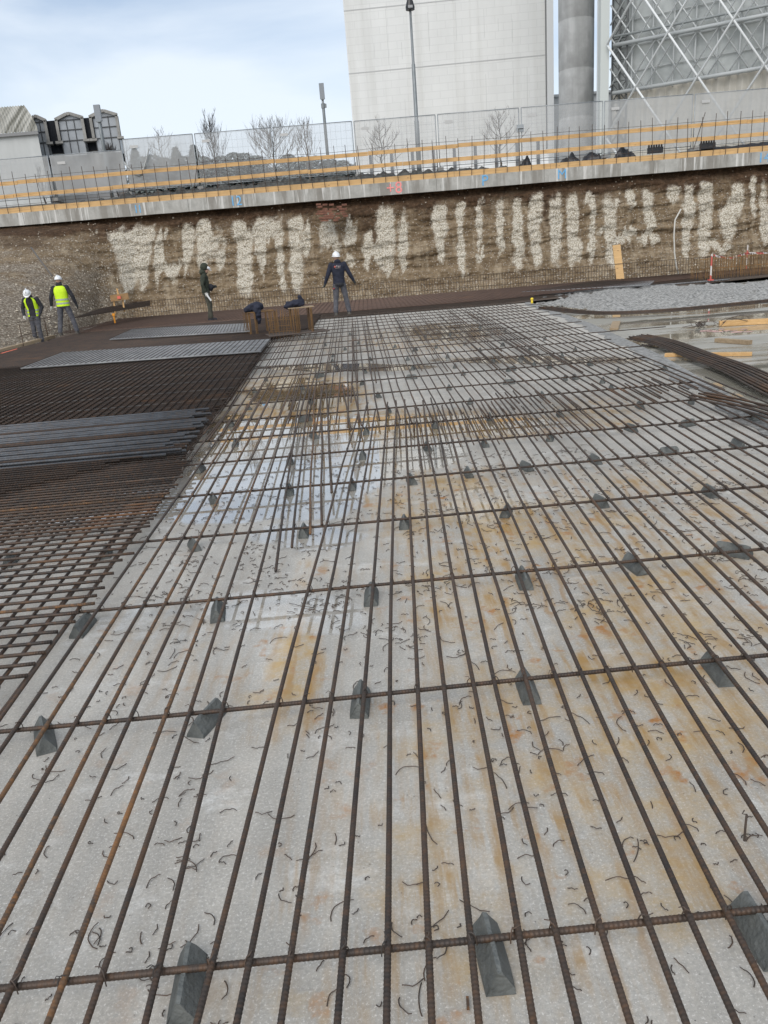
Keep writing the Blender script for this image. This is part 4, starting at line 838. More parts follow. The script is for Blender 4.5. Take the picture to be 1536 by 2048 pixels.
# chimney
ch_l = W(1118, 150, 60); ch_r = W(1186.5, 150, 60); r_ = (ch_r.x-ch_l.x)/2; cx_ = (ch_l.x+ch_r.x)/2
chm = thing('chimney', (cx_, 60, 5), 'round grey concrete chimney shaft between the white tower and lattice facade', 'chimney')
M_CHIM, k = newmat('chimney_concrete'); c = k.n('ShaderNodeTexCoord'); ob = c.outputs['Object']
col = k.mix(k.ramp(k.noise(k.mapv(ob, (1.2, 1.2, .12)), 1.8, 6), .35, .65), (.36, .365, .36), (.48, .485, .48)); col = k.mix(k.ramp(k.noise(ob, .8, 5), .4, .65), col, k.mix(.6, col, (.25, .25, .245)))
k.l(col, k.b.inputs['Base Color']); k.b.inputs['Roughness'].default_value = .85
mb = MB(); zl = [5]; 
for zz in range(7, 50, 3): zl += [zz, zz+.02, zz+.06, zz+.08]
mb.tube([(cx_, 60, z) for z in zl], r_, 48, rr=[r_*(.992 if (i-1) % 4 in (1, 2) and i else 1) for i in range(len(zl))]); mb.build('shaft', M_CHIM, chm, smooth=True)
# link building between tower and chimney
p = W(1103, 195, 80); q = W(1220, 195, 80); mb = MB(); mb.box(((p.x+q.x)/2, 84, (5+p.z)/2), (q.x-p.x+6, 8, p.z-5)); mb.box(((p.x+q.x)/2, 84, p.z+.1), (q.x-p.x+6.4, 8.4, .2))
tag(mb.build('low_building', wall('grey_wall', (.36, .37, .37), (.46, .47, .47)), origin=((p.x+q.x)/2, 84, 5)), 'low grey building glimpsed behind the round chimney', 'building')
# lattice facade building
A = W(1213, 176, 50); A = Vector((A.x, 50, 0)); Bq = W(1536, 129, 45.7); dirv = (Vector((Bq.x, 45.7, 0))-A).normalized(); nv_ = Vector((dirv.y, -dirv.x, 0)); S = 20.0; zt = 30
lat = thing('lattice_building', tuple(A+Vector((0, 0, 5))), 'large glazed building wrapped in a white diamond lattice at the right', 'building')
def P(s_, z, d=0.0): return A+dirv*s_+nv_*d+Vector((0, 0, z))
zn = W(1212, 90, 50).z; zl_ = W(1260, 176, 49.3).z; hv_ = zn-zl_; hs = 1.66; zbot = W(1216, 183, 50).z-.15
M_GLASS, k = newmat('grey_glass'); c = k.n('ShaderNodeTexCoord'); col = k.mix(k.ramp(k.noise(c.outputs['Object'], .6, 6, .65), .35, .65), (.29, .31, .305), (.47, .495, .485)); k.l(col, k.b.inputs['Base Color']); k.b.inputs['Roughness'].default_value = .28
mb = MB()
mb.add([P(0, zbot, -1.3), P(S, zbot, -1.3), P(S, zt, -1.3), P(0, zt, -1.3)], [(0, 1, 2, 3)]); mb.add([P(0, 5, -1.3), P(0, zt, -1.3), P(0, zt, -14), P(0, 5, -14)], [(0, 1, 2, 3)]); mb.add([P(0, zt, -1.3), P(S, zt, -1.3), P(S, zt, -14), P(0, zt, -14)], [(0, 1, 2, 3)])
mb.build('glazing', M_GLASS, lat)
M_SPAN = mat('spandrel', (.42, .40, .35), .8, (.50, .48, .43), 1.2); mb = MB(); n = int(S/.62)
vs = []; 
for i in range(n*2+1):
    s_ = S*i/(n*2); vs += [P(s_, 5, -1.0), P(s_, zbot+.15, -1.15+(.22 if i % 2 else 0)), ]
mb.add(vs, [(2*i, 2*i+2, 2*i+3, 2*i+1) for i in range(n*2)]); mb.build('fluted_base', M_SPAN, lat)
M_TUBEW = mat('white_tube', (.66, .68, .68), .4); M_TUBEG = mat('grey_tube', (.30, .32, .32), .5); M_TUBEG2 = mat('light_grey_tube', (.42, .44, .44), .5)
M_TUBEG3 = mat('pale_lattice', (.55, .57, .57), .5)
def diag(pitch, sl, z_ref, s_ref, d, r, m, nm, seg, each, z0=5.0, z1=zt):
    mbt = MB(); cnt = 0
    for sg in (1, -1):
        for j in range(-30, 60):
            # line: s = s_ref + j*pitch + sg*(z-z_ref)/sl
            pts_ = []
            f = lambda z: s_ref+j*pitch+sg*(z-z_ref)/sl
            za, zb_ = z0, z1
            zs = [za, zb_]
            # clip to 0..S
            for lim in (0, S):
                zc = z_ref+sg*(lim-s_ref-j*pitch)*sl
                if za < zc < zb_: zs.append(zc)
            zs = sorted(zs); segs = [(a, b) for a, b in zip(zs, zs[1:]) if 0 <= f((a+b)/2) <= S]
            for a, b in segs:
                mb_ = MB() if each else mbt; mb_.tube([P(f(a), a, d+(.02*sg)), P(f(b), b, d+(.02*sg))], r, seg)
                if each: mb_.build(nm, m, lat, smooth=True)
    if not each: tag(mbt.build(nm, m, lat, smooth=True), kind='stuff')
diag(hs*2, hv_/hs, zn, 0, 0.0, .062, M_TUBEW, 'lattice_tube', 8, True)
diag(hs*2/3, hv_/hs, zn, .35, -.75, .045, M_TUBEG3, 'inner_lattice', 5, False, zbot)
zg = zn+.05
for z in (zbot+.1, zg-.02, zg+2*(hv_)*.99, zg+4*hv_): mb = MB(); mb.tube([P(.2, z, -.6), P(S, z, -.6)], .11, 8); mb.build('girder', M_TUBEG2, lat, smooth=True)
for z in (zg+.45,): mb = MB(); mb.tube([P(.2, z, -.75), P(S, z, -.75)], .07, 8); mb.build('girder', M_TUBEG, lat, smooth=True)
mb = MB()
for s_ in np.arange(1.2, S, 1.15): mb.tube([P(s_, zbot, -.95), P(s_, zt, -.95)], .05, 6)
tag(mb.build('mullions', M_TUBEG2, lat), kind='stuff')
mb = MB(); z = zbot+1.2
while z < zt: mb.tube([P(0, z, -1.2), P(S, z, -1.2)], .028, 5); z += 1.32
tag(mb.build('transoms', M_TUBEG2, lat), kind='stuff')
mb = MB()
for s_ in (.05, .5, .95):
    mb.tube([P(s_, 5, -1.1+s_*.3), P(s_, zt, -1.1+s_*.3)], .06, 6)
z = 5
while z < zt: mb.tube([P(.05, z, -1.0), P(.95, z+1.1, -.8)], .035, 5); mb.tube([P(.95, z, -.8), P(.05, z+1.1, -1.0)], .035, 5); mb.tube([P(.05, z, -1.0), P(.95, z, -.8)], .03, 5); z += 1.1
mb.build('end_truss', mat('dark_tube', (.10, .105, .105), .5), lat)
mb = MB(); mb.beam(P(-.28, 5, -.35), P(-.28, zt, -.35), .5, .5, upv=(0, 1, 0)); mb.build('edge_column', mat('pale_green_pier', (.50, .53, .51), .6), lat)
mb = MB(); mb.beam(P(-.75, 5, -1.5), P(-.75, zt, -1.5), .35, .3, upv=(0, 1, 0)); mb.build('rear_column', bpy.data.materials['pier'], lat)
# grey hall, far left
Yh = 48; xl = W(-400, 300, Yh).x; xr = W(74, 262, Yh).x; ze = W(72, 264, Yh).z; zr = W(45, 212, 51).z; xrt = W(45, 212, 51).x
hall = thing('grey_hall', (xr, Yh, 5), 'grey concrete hall with a mossy corrugated roof at the left edge', 'building')
mb = MB(); mb.box(((xl+xr)/2, Yh+6, (5+ze)/2), (xr-xl, 12, ze-5))
mb.v = [(v[0]+(v[1]-Yh)*xr/Yh, v[1], v[2]) for v in mb.v]; mb.build('wall', mat('hall_wall', (.40, .41, .40), .85, (.50, .51, .50), .8, 7, .1, 6, stretch=(1, 1, .3)), hall)
M_ROOF = mat('mossy_roof', (.13, .125, .10), .9, (.38, .37, .33), 1.1, 4, .1, 10, stretch=(3.5, .15, .15), ramp=(.40, .62)); mb = MB(); n = 220; rows_ = 8; vs = []
for i in range(n):
    t = i/(n-1)
    for j in range(rows_):
        u_ = j/(rows_-1); X = xl+(xr+.1-xl)*t+(xrt-xr)*u_**1.15*t; zz = ze+(zr-ze)*(.92*u_+.08*math.sin(u_*math.pi/2)); vs.append((X, Yh-.15+3.1*u_, zz+(.05 if i % 3 == 0 else 0)))
mb.add(vs, [(i*rows_+j, (i+1)*rows_+j, (i+1)*rows_+j+1, i*rows_+j+1) for i in range(n-1) for j in range(rows_-1)]); mb.build('roof', M_ROOF, hall)
mb = MB(); mb.box(((xl+xr)/2, Yh-.12, ze-.06), (xr-xl+.2, .12, .16)); mb.build('gutter', mat('gutter', (.2, .2, .2), .6), hall)
# dormer building
Yd_ = 52; x0 = W(72, 300, Yd_).x; x1 = W(244, 300, Yd_).x; zeave = W(160, 303, Yd_).z; zm0 = W(150, 287, Yd_).z; ztop = W(150, 243, Yd_+1).z
dm = thing('dormer_building', ((x0+x1)/2, Yd_, 5), 'stained concrete house with a black mansard roof and three large dormers', 'building')
M_STAIN, k = newmat('stained_wall'); c = k.n('ShaderNodeTexCoord'); ob = c.outputs['Object']; col = k.mix(k.ramp(k.noise(k.mapv(ob, (1, 1, .45)), .45, 6), .42, .58), (.36, .36, .35), (.085, .07, .058)); k.l(col, k.b.inputs['Base Color']); k.b.inputs['Roughness'].default_value = .9
SHR = x1/Yd_                                           # the house is skewed away along its right flank
def skew(mb):
    for i, v in enumerate(mb.v):
        if v[1] > Yd_: mb.v[i] = (v[0]+(v[1]-Yd_)*SHR, v[1], v[2])
mb = MB(); mb.box(((x0+x1)/2, Yd_+5, (5+zeave)/2), (x1-x0, 10, zeave-5)); skew(mb); mb.build('wall', M_STAIN, dm)
M_DKROOF = mat('black_roof', (.010, .012, .015), .8, (.020, .022, .027), 2.5, 5, .2, 6, stretch=(6, 1, 1), spec=.12); mb = MB()
vs = [(x0, Yd_-.1, zm0), (x1+.15, Yd_-.1, zm0), (x1-.35, Yd_+.9, ztop), (x0+.2, Yd_+.9, ztop), (x0, Yd_+10, zm0), (x1+.15, Yd_+10, zm0), (x1-.35, Yd_+9, ztop), (x0+.2, Yd_+9, ztop)]
mb.add(vs, [(0, 1, 2, 3), (1, 5, 6, 2), (5, 4, 7, 6), (4, 0, 3, 7), (3, 2, 6, 7), (0, 4, 5, 1)]); mb.box(((x0+x1)/2, Yd_-.22, (zm0+ztop-.1)/2), (x1-x0+.25, .3, ztop-.1-zm0)); mb.box(((x0+x1)/2, Yd_+4.9, (zeave+zm0)/2), (x1-x0-.4, 9.9, zm0-zeave+.02)); skew(mb); mb.build('roof', M_DKROOF, dm)
M_SURR = mat('dormer_concrete', (.21, .205, .19), .85, (.31, .30, .28), 3); M_WIN = mat('window_glass', (.24, .255, .27), .15, (.33, .35, .37), 1.2); M_MUL = mat('window_frame', (.03, .032, .035), .5)
for (a, b, sh) in ((58, 98, 0), (115, 173, 1), (184, 242, 1)):
    xa, xb = W(a, 270, Yd_-.5).x, W(b, 270, Yd_-.5).x; zb_ = zm0+.1; zs = ztop-.10; zp = ztop+.22; xm = (xa+xb)/2; yf = Yd_-.55; t_ = .17
    d = MB()
    def slab_(p, q): d.beam(p, q, 1.5, t_)
    yc = yf+.22
    d.box((xa+t_/2, yc, (zb_+zs)/2), (t_, .5, zs-zb_)); d.box((xb-t_/2, yc, (zb_+zs)/2), (t_, .5, zs-zb_))
    d.beam((xa+.02, yc, zs), (xm-(xb-xa)*.06, yc, zp-.05), .5, t_, upv=(0, 0, 1)); d.beam((xm-(xb-xa)*.06, yc, zp-.05), (xm+(xb-xa)*.06, yc, zp-.05), .5, t_); d.beam((xm+(xb-xa)*.06, yc, zp-.05), (xb-.02, yc, zs), .5, t_)
    d.box((xa+.04, yc, zb_-.05), (.45, .5, .14)); d.box((xb-.04, yc, zb_-.05), (.40, .5, .12)); [d.v.__setitem__(i, (v[0]+(v[1]-yf)*SHR, v[1], v[2])) for i, v in enumerate(d.v)]; s_o = d.build('dormer', M_SURR, dm)
    g = MB(); zl0 = zeave-.3; g.add([(xa+t_, yf+.13, zl0), (xb-t_, yf+.13, zl0), (xb-t_, yf+.13, zs-.02), (xm+(xb-xa)*.06, yf+.13, zp-.15), (xm-(xb-xa)*.06, yf+.13, zp-.15), (xa+t_, yf+.13, zs-.02)], [(0, 1, 2, 3, 4, 5)])
    g.add([(xa+t_, yf+.13, zl0), (xa+t_, Yd_+.1, zl0), (xa+t_, Yd_+.1, zb_), (xa+t_, yf+.13, zb_)], [(0, 1, 2, 3)]); g.add([(xb-t_, yf+.13, zl0), (xb-t_, Yd_+.1, zl0), (xb-t_, Yd_+.1, zb_), (xb-t_, yf+.13, zb_)], [(0, 1, 2, 3)]); wn_ = g.build('window', M_WIN, s_o)
    f = MB()
    for q in range(4): X = xa+t_+(xb-xa-2*t_)*q/3; f.box((X, yf+.11, (zl0+zs)/2), (.035, .05, zs-zl0))
    for z in (zl0, zb_+.0, zb_+(zs-zb_)*.5, zs-.05): f.box((xm, yf+.105, z), (xb-xa-2*t_, .045, .05))
    for q in (g, f): pass
    f.build('window_frame', M_MUL, s_o)
mb = MB(); pz = W(100, 326, Yd_); mb.box((pz.x, Yd_-.02, pz.z), (.6, .1, .35)); mb.build('wall_opening', mat('dark_hole', (.05, .03, .025), .9), dm)
for i in range(2):
    mb = MB(); pz = W(165+i*45, 345, Yd_); mb.box((pz.x, Yd_-.03, (5+pz.z)/2), (1.35, .12, pz.z-5)); mb.build('garage_door', mat('garage', (.24, .24, .24), .7) if i == 0 else bpy.data.materials['garage'], dm)
# ============================================================ TREES
M_BARK = mat('bark', (.10, .085, .07), .9, (.17, .15, .13), 6); M_BARKD = mat('dark_bark', (.035, .03, .028), .9, (.06, .05, .045), 6)
def bare_tree(px_, ytop, Y, spread, label, mb_mat, seed, upright=False, dense=1.0, z0=5.0):
    r_ = random.Random(seed); x = W(px_, 310, Y).x; H = W(px_, ytop, Y).z-z0
    t = thing('bare_tree', (x, Y, z0), label, 'tree', 'leafless trees behind the fence')
    tr_ = MB(); top = Vector((x+r_.uniform(-.1, .1), Y, z0+H*.93)); pts_ = [Vector((x+.05*math.sin(i*1.7), Y, z0+H*.93*i/8)) for i in range(9)]
    R0 = .035+H*.006; tr_.tube(pts_, R0, 7, rr=[R0*(1-.85*i/8) for i in range(9)]); tr_.build('trunk', mb_mat, t, smooth=True)
    br = MB()
    def branch(p, d, L_, rad, lvl):
        n = 5; q = p.copy(); ps = [q.copy()]; dd = d.copy()
        for i in range(n):
            dd = (dd+Vector((r_.uniform(-.18, .18), r_.uniform(-.18, .18), .13 if not upright else .24))).normalized(); q = q+dd*L_/n; ps.append(q.copy())
        br.tube(ps, rad, 4, rr=[rad*(1-.7*i/n) for i in range(n+1)])
        if lvl < 2:
            for _ in range(int((4 if lvl == 0 else 3)*dense+.5)):
                k_ = r_.randint(1, n-1); a = r_.uniform(0, 6.3); nd = (dd+Vector((math.cos(a), math.sin(a), .15))*r_.uniform(.5, .9)).normalized(); branch(ps[k_], nd, L_*r_.uniform(.4, .6), max(.0045, rad*.5), lvl+1)
    nb = int(17*dense)
    for i in range(nb):
        f_ = .22+.7*i/nb; a = i*2.4+r_.uniform(-.4, .4); p = Vector((x, Y, z0+H*.93*f_)); d = Vector((math.cos(a), math.sin(a), .45 if not upright else 1.1)).normalized()
        branch(p, d, spread*(1.12-f_)*r_.uniform(.8, 1.2)+.25, R0*.26, 0)
    br.build('branches', mb_mat, t); return t
bare_tree(428, 222, 40, 1.6, 'tallest dark bare tree, upright branches with thick knobs, behind the fence', M_BARKD, 1, True, 1.3)
bare_tree(322, 248, 40, 1.3, 'slender bare tree left of the tallest dark one', M_BARK, 2)
bare_tree(546, 240, 39, 2.0, 'broad round-crowned bare tree with fine pale twigs, left of the short-headed lamp', M_BARK, 3, False, 1.5)
bare_tree(614, 232, 39, 1.3, 'bare tree with straight upright shoots just left of the short-headed lamp', M_BARK, 4, True, 1.1)
bare_tree(763, 240, 38, 1.3, 'small pale bare tree against the white tower, left of the tall lamp', M_BARK, 5, False, 1.0)
bare_tree(1000, 215, 38, 1.3, 'small pale bare tree against the white tower, right of the tall lamp', M_BARK, 6, False, 1.0)
bare_tree(222, 290, 39.4, 1.0, 'dense dark bare tree in front of the dormer building', M_BARKD, 7, True, 2.0)
bare_tree(255, 265, 60, 1.2, 'faint thin bare tree right beside the dormer building', M_BARK, 8)
bare_tree(72, 325, 40, .5, 'small twiggy sapling by the hall corner', M_BARKD, 9, True, .8)
M_CON = mat('hazed_needles', (.13, .15, .145), .9, (.18, .205, .195), 1.5)  # crown green lightened, distance haze is mixed into the colour
def conifer(x, Y, H, wd, seed, label, round_=False):
    r_ = random.Random(seed); t = thing('conifer' if not round_ else 'broad_tree', (x, Y, 5), label, 'tree', 'distant trees beyond the yard')
    mb = MB(); mb.tube([(x, Y, 5), (x, Y, 5+H*.9)], .2, 6, rr=[.25, .05]); mb.build('trunk', M_BARKD, t); mb = MB(); n = 3000
    for i in range(n):
        f_ = r_.random()**.8; R_ = wd*1.3*((1-f_)**.85*r_.uniform(.55, 1.08)+.02) if not round_ else wd*math.sqrt(max(.02, 1-(2*f_-1)**2))*r_.uniform(.5, 1.1); a = r_.uniform(0, 6.3); p = Vector((x+math.cos(a)*R_, Y+math.sin(a)*R_, 5.6+(H-.6)*f_)); s_ = r_.uniform(.45, .85)*(1.2-f_*.6)
        d = Vector((math.cos(a), math.sin(a), -.35)); sd_ = Vector((-math.sin(a), math.cos(a), 0)); mb.add([p-sd_*s_*.5, p+sd_*s_*.5, p+d*s_+Vector((0, 0, r_.uniform(-.2, .2)))], [(0, 1, 2)])
    mb.build('crown', M_CON, t)
ci = 0
for (a, yt, wd, rd) in ((268, 297, 2.6, 0), (284, 305, 3.4, 1), (305, 300, 3.2, 1), (326, 306, 3.0, 1), (350, 294, 2.6, 0), (368, 303, 3.2, 1), (386, 290, 2.8, 0), (404, 304, 3.2, 1), (440, 303, 3.4, 1), (466, 296, 3.0, 1), (488, 297, 3.4, 1), (512, 302, 3.2, 1), (575, 300, 3.4, 1), (600, 305, 3.4, 1), (630, 303, 3.0, 1), (662, 310, 3.2, 1), (684, 312, 3.0, 1)):
    Y = 118+random.uniform(-6, 6); p = W(a, yt+(9 if rd else 0), Y); lb = 'distant dark %s behind the netting, %s from the left in its row' % ('pointed conifer' if not rd else 'rounded tree', ORD[ci+1]); conifer(p.x, Y, p.z-5, wd, ci, lb, bool(rd)); ci += 1
mb = MB(); vs = []
for i in range(160):
    X = -110+i*1.2; zt_ = 17.2+1.6*MN.fractal(Vector((X*.07, 0, 0)), .8, 2, 5); vs += [(X, 134, 4.9), (X, 137, zt_), (X, 150, 4.9)]
mb.add(vs, [(3*i, 3*i+3, 3*i+4, 3*i+1) for i in range(159)]+[(3*i+1, 3*i+4, 3*i+5, 3*i+2) for i in range(159)]); tag(mb.build('far_hill', mat('far_hill', (.19, .20, .195), .95, (.25, .255, .25), .3)), 'low wooded rise far beyond the yard', 'hill', kind='structure')  # pale grey tone paints the distance haze onto the hill
# ============================================================ PEOPLE
def remesh(mb, name, m, parent, voxel=.012, smooth=2, wr=0.0, seed=0):
    me_ = bpy.data.meshes.new('tmp'); me_.from_pydata([tuple(v) for v in mb.v], [], mb.f); o_ = bpy.data.objects.new('tmp', me_); COL.objects.link(o_)
    r_ = o_.modifiers.new('r', 'REMESH'); r_.mode = 'VOXEL'; r_.voxel_size = voxel; r_.use_smooth_shade = True
    if smooth: s_ = o_.modifiers.new('s', 'SMOOTH'); s_.factor = .5; s_.iterations = smooth
    bpy.context.view_layer.update(); dg = bpy.context.evaluated_depsgraph_get(); m2 = bpy.data.meshes.new_from_object(o_.evaluated_get(dg)); bpy.data.objects.remove(o_)
    if wr:
        for v in m2.vertices:
            n_ = MN.noise(Vector((v.co.x*9+seed, v.co.y*9, v.co.z*16)))+.5*MN.noise(Vector((v.co.x*22, v.co.y*22+seed, v.co.z*30))); v.co += v.normal*n_*wr
    m2.materials.clear(); m2.materials.append(m); m2.polygons.foreach_set('use_smooth', [True]*len(m2.polygons))
    o2 = bpy.data.objects.new(name, m2); COL.objects.link(o2)
    if parent is not None: o2.parent = parent
    return o2
def cap(mb, pts, rr, seg=12):
    mb.tube(pts, rr[0], seg, rr=rr); mb.ell(pts[0], (rr[0],)*3, 10, 6); mb.ell(pts[-1], (rr[-1],)*3, 10, 6)
    for p, r in zip(pts[1:-1], rr[1:-1]): mb.ell(p, (r,)*3, 10, 6)
V3 = Vector
M_SKIN = mat('skin', (.42, .26, .19), .55, (.48, .30, .22), 20)
M_HAIR = mat('dark_hair', (.02, .016, .013), .8)
M_HELM = mat('helmet_white', (.78, .79, .80), .35, (.70, .71, .72), 9)
M_VEST = mat('hi_vis', (.62, .86, .02), .7, (.50, .76, .01), 8); M_REFL = mat('reflective_band', (.36, .40, .36), .4)
M_BLK = mat('black_cloth', (.012, .012, .016), .85, (.026, .027, .033), 9); M_NAVY = mat('navy_cloth', (.008, .010, .022), .85, (.018, .021, .038), 9)
M_GREEN = mat('dark_green_cloth', (.022, .028, .018), .85, (.04, .046, .03), 9); M_GREY = mat('work_trousers', (.055, .056, .066), .9, (.10, .10, .112), 10)
M_OLIVE = mat('olive_trousers', (.045, .045, .033), .9, (.075, .073, .055), 10); M_BOOT = mat('boot_leather', (.05, .045, .04), .8, (.1, .09, .075), 14); M_GLOVE = mat('glove', (.025, .027, .026), .8); M_GLOVEW = mat('pale_glove', (.55, .54, .5), .85)
def person(px_, py_, z0, h, rz, label, J, jacket, trousers, gloves=(None, None), vest=False, hood=None, helmet=True, open_vest=False, helm_tilt=0, boots=None):
    g = G(px_, py_, z0); s_ = h/1.80
    root = thing('person', (g.x, g.y, z0), label, 'person'); root.rotation_euler = (0, 0, rz); root.scale = (s_,)*3
    D = dict(hipL=V3((-.09, 0, .90)), hipR=V3((.09, 0, .90)), kneeL=V3((-.12, .03, .49)), kneeR=V3((.12, .03, .49)), ankL=V3((-.15, -.01, .09)), ankR=V3((.15, -.01, .09)),
             shL=V3((-.19, 0, 1.41)), shR=V3((.19, 0, 1.41)), elL=V3((-.27, -.02, 1.14)), elR=V3((.27, -.02, 1.14)), wrL=V3((-.30, .06, .89)), wrR=V3((.30, .06, .89)), neck=V3((0, 0, 1.47)), head=V3((0, .015, 1.62)), chest=V3((0, 0, 1.25)), waist=V3((0, 0, 1.05)), tilt=0.0, turn=0.0)
    D.update(J)
    hd, nk = D['head'], D['neck']; Hm = Matrix.Rotation(D['turn'], 3, 'Z') @ Matrix.Rotation(-D['tilt'], 3, 'X')
    b = MB()
    b.ell(hd, (.074, .092, .108), 16, 12, Hm); b.ell(hd+Hm@V3((0, .03, -.06)), (.052, .06, .055), 12, 8, Hm); b.ell(hd+Hm@V3((0, .096, -.02)), (.012, .02, .02), 8, 6, Hm)
    b.ell(hd+Hm@V3((0, .088, -.055)), (.024, .012, .008), 8, 6, Hm); b.ell(hd+Hm@V3((.03, .082, .012)), (.016, .012, .010), 8, 6, Hm); b.ell(hd+Hm@V3((-.03, .082, .012)), (.016, .012, .010), 8, 6, Hm)
    for sx in (-1, 1): b.ell(hd+Hm@V3((sx*.076, 0, -.01)), (.012, .022, .03), 8, 6, Hm)
    cap(b, [hd+Hm@V3((0, -.01, -.05)), nk-V3((0, 0, .03))], [.052, .056])
    b.rings([(D['waist']-V3((0, 0, .18)), .145, .10, None), (D['waist'], .13, .09, None), (D['chest'], .155, .105, None), (D['chest']+(nk-D['chest'])*.72, .165, .085, None), (nk, .06, .055, None)], 16)
    for S_ in 'LR':
        cap(b, [D['sh'+S_], D['el'+S_], D['wr'+S_]], [.05, .038, .026]); cap(b, [D['hip'+S_], D['knee'+S_], D['ank'+S_]], [.075, .05, .036])
        a = D['ank'+S_]; b.ell(a+V3((0, .06, -.05)), (.038, .11, .035), 10, 6)
        # hand: palm, four fingers, thumb
        w_ = D['wr'+S_]; d = (w_-D['el'+S_]).normalized(); sd = 1 if S_ == 'R' else -1; side = d.cross(V3((sd, 0, 0))).normalized()  # palm width axis
        if abs(side.length) < .1: side = V3((0, 1, 0))
        pn = d.cross(side).normalized(); b.ell(w_+d*.05, (.02, .02, .02)); cap(b, [w_+d*.01, w_+d*.075], [.026, .030], 8)
        for fi in range(4):
            o_ = side*(fi-1.5)*.019; L_ = (.062, .074, .070, .055)[fi]; p0 = w_+d*.08+o_; p1 = p0+d*L_*.5+pn*.006*sd; p2 = p1+(d*.75+pn*.65*sd).normalized()*L_*.55; cap(b, [p0, p1, p2], [.0095, .0088, .0078], 6)
        p0 = w_+d*.03-side*.028; p1 = p0-side*.022+d*.028; p2 = p1+d*.03+side*.006; cap(b, [p0, p1, p2], [.012, .0105, .009], 6)
    body = remesh(b, 'body', M_SKIN, root, .009, 1)
    # trousers
    t = MB(); hipc = (D['hipL']+D['hipR'])/2; t.rings([(hipc-V3((0, 0, .09)), .155, .115, None), (hipc+V3((0, 0, .02)), .17, .125, None), (hipc+V3((0, 0, .14)), .15, .11, None)], 18)
    for S_ in 'LR': cap(t, [D['hip'+S_]+V3((0, 0, -.02)), D['hip'+S_].lerp(D['knee'+S_], .5), D['knee'+S_], D['knee'+S_].lerp(D['ank'+S_], .5), D['ank'+S_]+V3((0, -.005, .02))], [.098, .09, .076, .073, .070])
    remesh(t, 'trousers', trousers, root, .013, 2, .007, px_)
    # boots
    for S_ in 'LR':
        q = MB(); a = D['ank'+S_]; cap(q, [a+V3((0, -.01, .06)), a+V3((0, -.01, -.04))], [.055, .052]); q.ell(a+V3((0, .05, -.045)), (.052, .13, .045), 14, 8); q.box(a+V3((0, .045, -.078)), (.095, .27, .026)); remesh(q, 'boot', boots or M_BOOT, root, .012, 1)
    # jacket
    j = MB(); j.rings([(D['waist']-V3((0, 0, .17)), .178, .135, None), (D['waist'], .168, .128, None), (D['chest'], .190, .138, None), (D['chest']+(nk-D['chest'])*.6, .198, .125, None), (D['chest']+(nk-D['chest'])*.88, .13, .09, None), (nk+V3((0, 0, .03)), .075, .075, None)], 20)
    for S_ in 'LR': cap(j, [D['sh'+S_], D['sh'+S_].lerp(D['el'+S_], .5), D['el'+S_], D['el'+S_].lerp(D['wr'+S_], .5), D['wr'+S_]-(D['wr'+S_]-D['el'+S_]).normalized()*.01], [.078, .070, .062, .056, .046])
    if hood != 'up': j.ell(nk+V3((0, -.05, .03)), (.10, .06, .06), 12, 8)
    remesh(j, 'jacket', jacket, root, .013, 2, .008, px_+3)
    for S_, gm in zip('LR', gloves):
        if gm is None: continue
        q = MB(); w_ = D['wr'+S_]; d = (w_-D['el'+S_]).normalized(); sd = 1 if S_ == 'R' else -1; side = d.cross(V3((sd, 0, 0))).normalized(); pn = d.cross(side).normalized()
        cap(q, [w_-d*.03, w_+d*.03, w_+d*.08], [.04, .037, .036], 10)
        for fi in range(4):
            o_ = side*(fi-1.5)*.021; L_ = (.065, .077, .073, .058)[fi]; p0 = w_+d*.08+o_; p1 = p0+d*L_*.5+pn*.006*sd; p2 = p1+(d*.75+pn*.65*sd).normalized()*L_*.58; cap(q, [p0, p1, p2], [.0125, .012, .011], 6)
        p0 = w_+d*.03-side*.03; p1 = p0-side*.024+d*.028; p2 = p1+d*.032+side*.006; cap(q, [p0, p1, p2], [.015, .0135, .012], 6); remesh(q, 'glove', gm, root, .006, 1)
    if vest:
        v_ = MB(); seg = 36; rows_ = [(D['waist']-V3((0, 0, .19)), .196, .152), (D['waist']-V3((0, 0, .08)), .190, .148), (D['waist']+V3((0, 0, .04)), .188, .145), (D['chest'], .204, .152), (D['chest']+(nk-D['chest'])*.45, .212, .146), (D['chest']+(nk-D['chest'])*.72, .19, .125), (D['chest']+(nk-D['chest'])*.96, .12, .10)]
        # front is +y ; open vest leaves a front gap
        ang = [2*math.pi*k_/seg+math.pi/2 for k_ in range(seg+1)]; gap = .55 if open_vest else .06; vs = []
        for (c_, rx, ry) in rows_:
            for k_ in range(seg+1): a = math.pi/2+gap+(2*math.pi-2*gap)*k_/seg; q_ = 1+.03*math.sin(k_*2.3+c_.z*20); vs.append(c_+V3((rx*math.cos(a)*q_, ry*math.sin(a)*q_, 0)))
        fs = []
        for i in range(len(rows_)-1):
            for k_ in range(seg):
                a = math.pi/2+gap+(2*math.pi-2*gap)*(k_+.5)/seg
                if i >= 3 and abs(math.cos(a)) > (.93 if i == 3 else .86) : continue     # arm holes
                fs.append((i*(seg+1)+k_, i*(seg+1)+k_+1, (i+1)*(seg+1)+k_+1, (i+1)*(seg+1)+k_))
        v_.add(vs, fs); vo_ = v_.build('vest', M_VEST, None, smooth=True); vo_.parent = root; vo_.location = (0, 0, 0)
